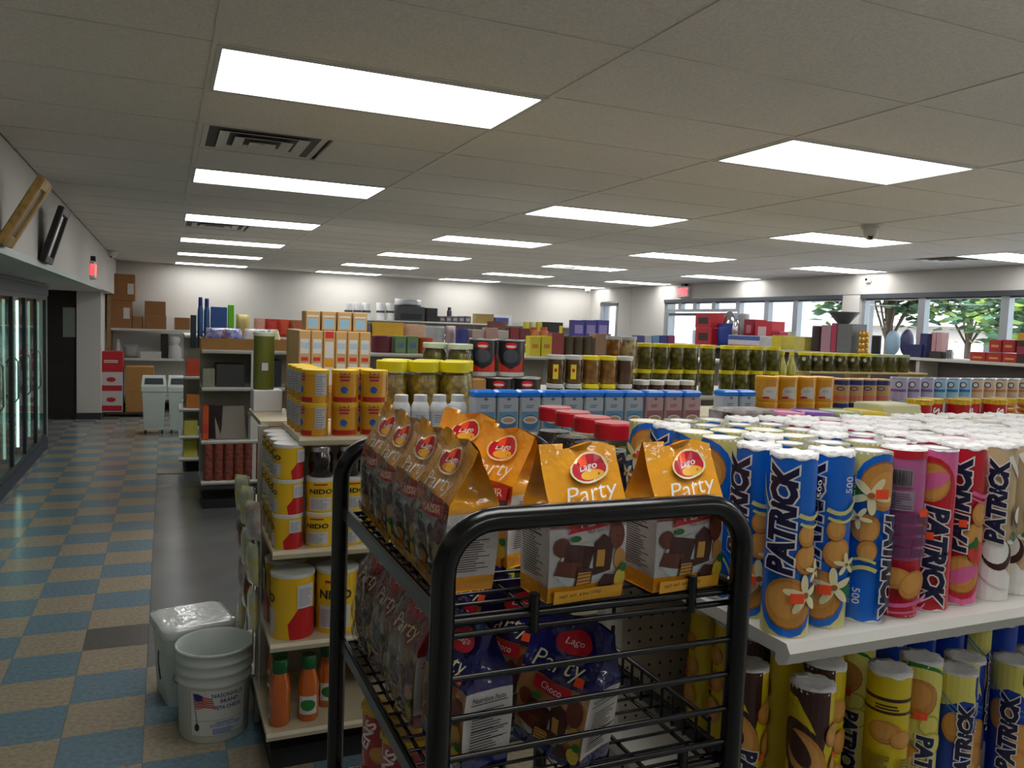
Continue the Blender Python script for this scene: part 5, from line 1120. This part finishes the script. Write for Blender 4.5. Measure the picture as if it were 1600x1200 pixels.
# far shelving row
Y4 = 9.5; Z4 = 1.5
for i, (x0, x1, c, n) in enumerate(((398, 416, (206, 150, 130), 'salmon'), (416, 436, (190, 50, 40), 'red'), (436, 454, (200, 70, 40), 'orange red'), (454, 474, (170, 90, 50), 'rust'))):
    far_box('snack_packet', '%s packet lying on the far shelf behind the tan cartons' % n, 'packet', x0, 497+i, x1, Y4, Z4, c, .1, style='bag')
far_box('purple_bag', 'greyish purple bag above the tan cartons', 'bag', 560, 503, 586, Y4, Z4, (96, 84, 100), .15, style='bag')
far_box('yellow_tray', 'flat yellow tray beyond the pepper jars', 'tray', 582, 503, 631, Y4, Z4, (206, 160, 30), .2)
far_box('salmon_packet', 'long salmon coloured packet beyond the orange canister', 'packet', 632, 506, 668, Y4, Z4, (190, 150, 120), .1, style='bag')
far_box('brown_bag', 'brown paper bag above the black and red cans', 'bag', 765, 502, 797, Y4, Z4, (110, 66, 56), .15, style='bag')
far_box('red_carton', 'dark red carton behind the right black can, left', 'carton', 798, 512, 812, Y4, Z4, (130, 40, 50), .15)
far_box('red_carton', 'dark red carton behind the right black can, right', 'carton', 813, 513, 828, Y4, Z4, (110, 40, 50), .15)
for i, x in enumerate((830, 846)): far_box('orange_bottle', 'orange capped bottle over the yellow boxes, %s' % ('left', 'right')[i], 'bottle', x, 511, x+14, Y4, Z4, (190, 120, 60), style='bottle', bands=C(190, 80, 40), group='orange capped bottles')
Y5 = 11.72; Z5 = 1.55
for i, (c, n) in enumerate((((200, 190, 60), 'yellow'), ((206, 200, 150), 'cream'), ((196, 186, 50), 'mustard'))): far_box('far_tin', 'small %s tin on the farthest shelf run' % n, 'tin', 820+i*10, 503, 829+i*10, Y5, Z5, c, style='cyl')
far_box('black_pack', 'black and yellow pack on the farthest shelf run', 'pack', 851, 503, 880, Y5, Z5, (30, 30, 26), .15, [(.3, .48, .1, .8, C(190, 180, 40))])
for i in range(3): far_box('purple_box', 'purple printed box by the back corner door, %s' % ('left', 'middle', 'right')[i], 'box', 896+i*19, 500, 914+i*19, Y5, Z5, (62, 54, 130), .15, [(-.35, .35, .3, .75, C(130, 120, 170))], 'purple boxes')
# back wall shelf
Y6 = 15.42
for i, x in enumerate((540, 554, 568, 590, 605)): 
    a = at_y(x, 473, Y6); b_ = at_y(x+13, 473, Y6); r_ = (b_.x-a.x)/2; h = a.z-WZ
    t = thing('paper_towel_roll', 'white paper towel roll on the back wall shelf, %s' % pos(i, 5), 'paper towel', (a.x+r_, Y6+r_, WZ), group='paper towel rolls')
    ob('roll', MB().lathe([(r_*.97, 0), (r_, .01), (r_, h-.01), (r_*.97, h)], 18).me('towel_roll', C(232, 232, 232)), t); ob('wrapper_band', MB().lathe([(r_*1.01, h*.42), (r_*1.01, h*.55)], 18, cap0=False, cap1=False).me('towel_band', C(70, 72, 80)), t)
far_box('grey_appliance', 'grey and black appliance under the plastic film', 'appliance', 622, 478, 664, Y6, WZ, (66, 70, 72), .3, [(-.4, .4, .1, .5, C(28, 28, 30))])
tag(ob('plastic_film', pillow('plastic_film', .55, .16, .3, mat((196, 200, 202), .15, coat=.9, bump=.6, bscale=9), 5)[0][1], None, (at_y(642, 470, Y6).x, Y6+.2, at_y(627, 478, Y6).z+.002)), 'crumpled clear plastic film on top of the grey appliance', 'plastic film')
far_box('black_carton', 'black carton right of the grey appliance', 'carton', 667, 481, 684, Y6, WZ, (36, 32, 34), .2)
for i in range(5): far_box('patterned_box', 'dark patterned box on the back wall shelf, %s of five' % pos(i, 5), 'box', 687+i*10, 494, 696+i*10, Y6, WZ-.0, (90, 84, 96), .15, [(-.3, .3, .3, .7, C(150, 146, 150))], 'dark patterned boxes')
far_box('dark_bottle', 'slim dark bottle above the patterned boxes', 'bottle', 700, 480, 707, Y6+.25, WZ, (40, 36, 44), style='bottle', bands=C(24, 24, 28))
far_box('tan_box', 'flat tan box on the back wall shelf', 'box', 744, 490, 772, Y6, WZ, (150, 126, 70), .2)
far_box('blue_pack', 'red and blue pack right of the flat tan box', 'pack', 774, 496, 795, Y6, WZ, (70, 84, 160), .1)
far_box('white_board', 'white board standing behind the red and blue pack', 'board', 770, 491, 800, Y6+.35, WZ, (214, 214, 214), .03)
# back left corner
ys = 15.32
def corner_box(label, x0, y0, x1, z, lab=None, name='cardboard_box', c=None):
    a = at_y(x0, y0, ys); b = at_y(x1, y0, ys)
    t = tag(ob(name, carton_mesh(name, b.x-a.x, .42, a.z-z, c or mat((150, 104, 62), .85, noise=.15, nscale=5), [lab] if lab else []), None, ((a.x+b.x)/2, ys, z)), label, 'box', 'boxes in the back corner'); return a.z
WLB = mat((200, 200, 198), .6)
z1 = corner_box('lower brown box with white label, tall stack on the corner shelf', 173, 469, 206, za, (.1, .4, .35, .75, WLB))
corner_box('upper brown box with white label on the corner stack', 172, 427, 211, z1+.002, (.2, .45, .25, .65, WLB))
corner_box('low dark brown box beside the corner stack', 207, 494, 222, za)
z1 = corner_box('brown box under the open one on the corner shelf', 226, 492, 260, za)
corner_box('open flapped brown box on the corner shelf', 226, 470, 259, z1+.002)
a = at_y(226, 470, ys); fl_ = at_y(259, 470, ys)
corner_box('small brown box at the right end of the corner shelf', 273, 496, 297, za)
far_box('white_jug', 'white plastic bottle on the lower corner shelf', 'bottle', 180, 530, 188, ys+.02, zb_, (190, 190, 190), style='bottle', bands=C(170, 170, 172))
far_box('glassware', 'heap of clear plastic ware on the lower corner shelf', 'plastic ware', 192, 538, 215, ys+.02, zb_, (150, 152, 154), .2, style='bag')
far_box('white_tray', 'flat white tray on the lower corner shelf', 'tray', 219, 549, 252, ys+.02, zb_, (190, 192, 190), .3)
far_box('black_box', 'black box behind the coffee machine on the corner shelf', 'box', 251, 522, 263, ys+.16, zb_, (26, 24, 24), .2)
cm = at_y(273, 558, ys+.02)
t = thing('coffee_machine', 'white coffee grinder on the lower corner shelf', 'coffee grinder', (cm.x, ys+.12, zb_))
ob('base', MB().lathe([(.1, 0), (.11, .02), (.1, .2), (.06, .24)], 18, soft=True).me('grinder_base', C(196, 196, 198)), t); ob('hopper', MB().lathe([(.05, .235), (.09, .3), (.09, .36), (.07, .39)], 18, soft=True).me('grinder_hopper', C(206, 206, 206)), t)
def crate(label, z, top):
    Yc = 14.6; a = at_y(155, 560, Yc); b = at_y(192, 560, Yc); w = b.x-a.x
    t = thing('drink_crate', label, 'crate', ((a.x+b.x)/2, Yc, z), group='red drink crates')
    h = .33; ob('carton', MB().bbox(-w/2, w/2, 0, .4, 0, h-.002, .006).me('crate', C(176, 26, 34) if top else C(190, 184, 182)), t)
    R = C(176, 26, 34); Dd = Dec()
    if top: Dd.lines(-w*.3, w*.3, h*.45, h*.62, 2, C(210, 190, 190), .6, 2)
    else: Dd.rect(-w/2+.01, w/2-.01, .02, .11, R); Dd.ell(0, h*.62, w*.2, .04, R)
    ob('print', Dd.on_front('crate_print', 0), t)
st0 = at_y(170, 650, 14.6).z
for i in range(3): crate(('bottom white and red drink carton of the corner stack', 'middle white and red drink carton of the corner stack', 'top red drink carton of the corner stack')[i], i*.33+.08, i == 2)
tag(ob('pallet', MB().box(-.98, -.2, 14.58, 15.02, .05, .08).box(-.98, -.9, 14.58, 15.02, 0, .05).box(-.28, -.2, 14.58, 15.02, 0, .05).me('pallet', mat((60, 54, 48), .8))), 'dark low pallet under the corner boxes', 'pallet')
a = at_y(196, 573, 14.6); b_ = at_y(240, 573, 14.6)
tag(ob('cardboard_box', carton_mesh('tall_box', b_.x-a.x, .4, a.z-.08, CARD, [(-.5, .5, .45, .455, C(90, 60, 30))]), None, ((a.x+b_.x)/2, 14.6, .08)), 'tall brown box between red drink cartons and white bins', 'box')
def bin_(label, xp):
    p = at_z(xp, 680, 0); t = thing('waste_bin', label, 'bin', (p.x, 12.45, 0), group='white waste bins')
    m = MB(); V = []; 
    ob('body', MB().box(-.155, .155, 0, .36, .06, .66, taper=.03).me('bin_body', WPL), t)
    l = MB(); l.bbox(-.17, .17, -.015, .375, .6, .68, .012); l.add([(-.165,-.01,.68),(.165,-.01,.68),(.165,.37,.68),(-.165,.37,.68),(-.15,.1,.82),(.15,.1,.82),(.15,.36,.82),(-.15,.36,.82)], [(4,5,6,7),(0,1,5,4),(1,2,6,5),(2,3,7,6),(3,0,4,7)])
    ob('lid', l.me('bin_lid', WPL), t)
    ob('flap', MB().add([(-.125,.01,.712),(.125,.01,.712),(.118,.078,.795),(-.118,.078,.795),(-.125,.03,.712),(.125,.03,.712),(.118,.098,.795),(-.118,.098,.795)], [(0,1,2,3),(7,6,5,4),(0,4,5,1),(3,2,6,7),(1,5,6,2),(0,3,7,4)]).me('bin_flap', mat((60, 64, 70), .25)), t)
    for x in (-.11, .11):
        for y in (.05, .31): ob('caster', MB().lathe([(.028, -.012), (.03, 0), (.028, .012)], 12, M=Matrix.Translation((x, y, .03)) @ Matrix.Rotation(pi/2, 4, 'Y')).me('caster', mat((30, 30, 30), .6)), t)
bin_('white flip-lid waste bin, left of the pair', 240); bin_('white flip-lid waste bin, right of the pair', 281)

# ================================================================== WINDOW SHELF STOCK
def win_item(name, label, cat, x0, y0, x1, col, dx=.1, style='box', zb=None, bands=(), group=None, y1=None):
    X = wx0+dx; zb = wz if zb is None else zb
    a = at_x(x0, y0, X); b = at_x(x1, y0, X); w = abs(a.y-b.y); h = max(.04, (a.z+b.z)/2-zb)
    base = mat(col, .45, noise=.15, nscale=14) if isinstance(col, tuple) else col
    if style == 'box': me = carton_mesh(name, w, min(.22, w*.9+.05), h, base, bands)
    elif style == 'cyl': me = MB().lathe([(w*.3, 0), (w*.32, .01), (w*.32, h*.94), (w*.3, h)], 18).me(name, base)
    elif style == 'bottle': me = MB().lathe([(w*.28, 0), (w*.32, h*.05), (w*.32, h*.55), (w*.16, h*.8), (w*.14, h)], 14, soft=True).me(name, base)
    elif style == 'ball': me = MB().lathe([(w*.1, 0)]+[(w*.33*sin(a_), h/2-h/2*cos(a_)) for a_ in [pi*k/10 for k in range(1, 10)]]+[(0.001, h)], 18, soft=True).me(name, base)
    elif style == 'bowl': me = MB().lathe([(w*.16, 0), (w*.2, h*.1), (w*.46, h*.95), (w*.47, h), (w*.44, h), (w*.17, h*.14)], 22, soft=True).me(name, base)
    else: me = pillow(name, w, h, .12, base, int(x0))[0][1]
    off = 0 if style == 'box' else w*.33
    return tag(ob(name, me, None, (X+off, (a.y+b.y)/2, zb), (0, 0, -pi/2)), label, cat, group), zb+h
REDX = (190, 30, 44)
dk = C(50, 30, 34)
_, zt = win_item('red_box', 'lower red appliance box by the entrance door', 'box', 1087, 512, 1112, REDX, bands=[(-.3, .3, .25, .7, dk)])
win_item('red_box', 'upper red appliance box by the entrance door', 'box', 1087, 489, 1112, REDX, zb=zt+.002, bands=[(-.3, .3, .25, .7, dk)])
win_item('blue_bag', 'blue bag right of the stacked red boxes', 'bag', 1113, 505, 1136, (34, 64, 150), style='pillow', dx=.12)
win_item('silver_kettle', 'shiny silver kettle behind the blue bag', 'kettle', 1120, 485, 1142, mat((206, 206, 208), .12, metal=1), dx=.33, style='ball')
win_item('silver_pot', 'shiny silver pot left of the grey canister', 'pot', 1140, 497, 1152, mat((200, 200, 204), .15, metal=1), dx=.12, style='ball')
win_item('grey_canister', 'light grey canister by the entrance window', 'canister', 1146, 490, 1164, (176, 172, 176), dx=.35, style='cyl')
win_item('red_box', 'dark red round-logo box near the entrance window', 'box', 1163, 499, 1178, (150, 20, 40), dx=.3, bands=[(-.25, .25, .5, .8, C(200, 120, 130))])
win_item('red_box', 'wide red box with a pale circle by the windows', 'box', 1180, 502, 1206, (196, 40, 56), dx=.3, bands=[(-.3, .2, .35, .8, C(206, 180, 184))])
win_item('red_box', 'small red box leaning right of the wide red box', 'box', 1207, 518, 1218, (170, 24, 40), dx=.3)
win_item('white_carton', 'long white and blue carton in front of the red boxes', 'carton', 1138, 524, 1188, (196, 196, 202), dx=.0, bands=[(-.49, .49, .6, .95, C(60, 84, 150)), (-.49, .49, .05, .2, C(190, 90, 70))])
win_item('yellow_pack', 'yellow pack below the bright window, left', 'pack', 1206, 524, 1222, (200, 180, 50), dx=.0)
win_item('clear_jar', 'pale glass jar below the bright window', 'jar', 1226, 518, 1240, (176, 178, 170), style='cyl', dx=.2)
win_item('yellow_pack', 'small yellow and white pack right of the glass jar', 'pack', 1242, 526, 1258, (200, 186, 90), dx=.0)
win_item('dark_tin', 'dark tin with pale label left of the pink box', 'tin', 1262, 509, 1282, (60, 44, 40), style='cyl', dx=.05)
win_item('pink_box', 'tall pink patterned box on the window shelf', 'box', 1284, 508, 1299, (176, 130, 146), dx=.05)
win_item('crimson_box', 'narrow crimson box beside the pink patterned one', 'box', 1300, 505, 1308, (176, 50, 80), dx=.05)
_, zg = win_item('grey_box', 'grey box under the dark funnel-shaped bowl', 'box', 1309, 506, 1332, (110, 112, 112), dx=.05)
win_item('dark_bowl', 'dark funnel-shaped bowl standing on the grey box', 'bowl', 1288, 487, 1326, (90, 92, 92), style='bowl', zb=zg+.002, dx=.02)
p = at_x(1347, 508, wx0+.1)
gz = wz
for i in range(4):
    me = MB().lathe([(.055, 0), (.06, .012), (.06, .05), (.052, .062)], 18, soft=True).me('gold_tin', mat((196, 150, 70), .3, metal=.5))
    tag(ob('gold_tin', me, None, (wx0+.14, p.y, gz+i*.0625)), 'gold round tin, %s from the bottom of the stack' % ORD[i], 'tin', 'gold tins stacked at the window')
win_item('black_pot', 'black pot right of the gold tins', 'pot', 1356, 524, 1374, (20, 20, 22), style='cyl', dx=.1)
win_item('round_bag', 'round silvery blue cooler bag on the window shelf', 'bag', 1374, 516, 1402, (150, 180, 206), style='ball', dx=.02)
win_item('round_bag', 'round navy bag with pink side behind the silvery one', 'bag', 1398, 514, 1424, (70, 70, 110), style='ball', dx=.25)
win_item('navy_box', 'low navy box right of the round bags', 'box', 1412, 538, 1440, (40, 44, 90), dx=.02)
win_item('navy_box', 'upright navy box left of the pink cartons', 'box', 1438, 521, 1449, (44, 50, 100), dx=.05)
for i, x in enumerate((1455, 1464)): win_item('pink_carton', 'upright pale pink carton by the parked car view, %s' % ('left', 'right')[i], 'carton', x, 519, x+8, (206, 160, 164), dx=.12, group='pale pink cartons')
win_item('dark_carton', 'low dark carton in front of the pale pink cartons', 'carton', 1452, 549, 1471, (50, 46, 44), dx=.0)
win_item('steel_cup', 'small steel cup right of the low dark carton', 'cup', 1473, 546, 1487, mat((180, 184, 188), .2, metal=.9), style='cyl', dx=.02)
zl = None
for i in range(3): _, zl = win_item('tea_box', 'lower red tea box on the window shelf, %s' % ('left', 'middle', 'right')[i], 'box', 1516+i*25, 550+i, 1540+i*25, (170, 44, 36), dx=.02, bands=[(-.3, .3, .3, .5, C(200, 150, 60))], group='red tea boxes')
for i in range(2): win_item('tea_box', 'upper red tea box on the window shelf, %s' % ('left', 'right')[i], 'box', 1546+i*21, 531, 1565+i*21, (170, 36, 40), dx=.02, zb=zl+.004, bands=[(-.3, .3, .4, .6, C(200, 140, 60))], group='red tea boxes')
win_item('dark_tea_box', 'dark and red box at the right picture edge', 'box', 1591, 520, 1612, (60, 40, 40), dx=.02, bands=[(-.5, .5, .75, 1, C(200, 150, 30)), (-.5, .5, .3, .55, C(150, 40, 70))])
# stock seen through the rack on the milk powder shelf run
for i in range(8):
    inst('oil', 'oil_bottle', 'yellow oil bottle on the middle shelf behind the rack, %s' % pos(i, 8), 'bottle', 'oil bottles behind the rack', (1.1+i*.11, 3.06, .87), 0, scale=1.0)
    inst('oil', 'oil_bottle', 'yellow oil bottle on the second lowest shelf behind the rack, %s' % pos(i, 8), 'bottle', 'oil bottles behind the rack', (1.1+i*.11, 3.05, .53), 0, scale=.95)
for i in range(7):
    tag(ob('flour_pack', carton_mesh('flour_pack', .12, .1, .2, mat((200, 190, 150), .5), [(-.4, .4, .3, .7, C(206, 180, 50))]), None, (1.1+i*.125, 3.03, .2)), 'pale flour pack on the bottom shelf behind the rack, %s' % pos(i, 7), 'pack', 'flour packs behind the rack')
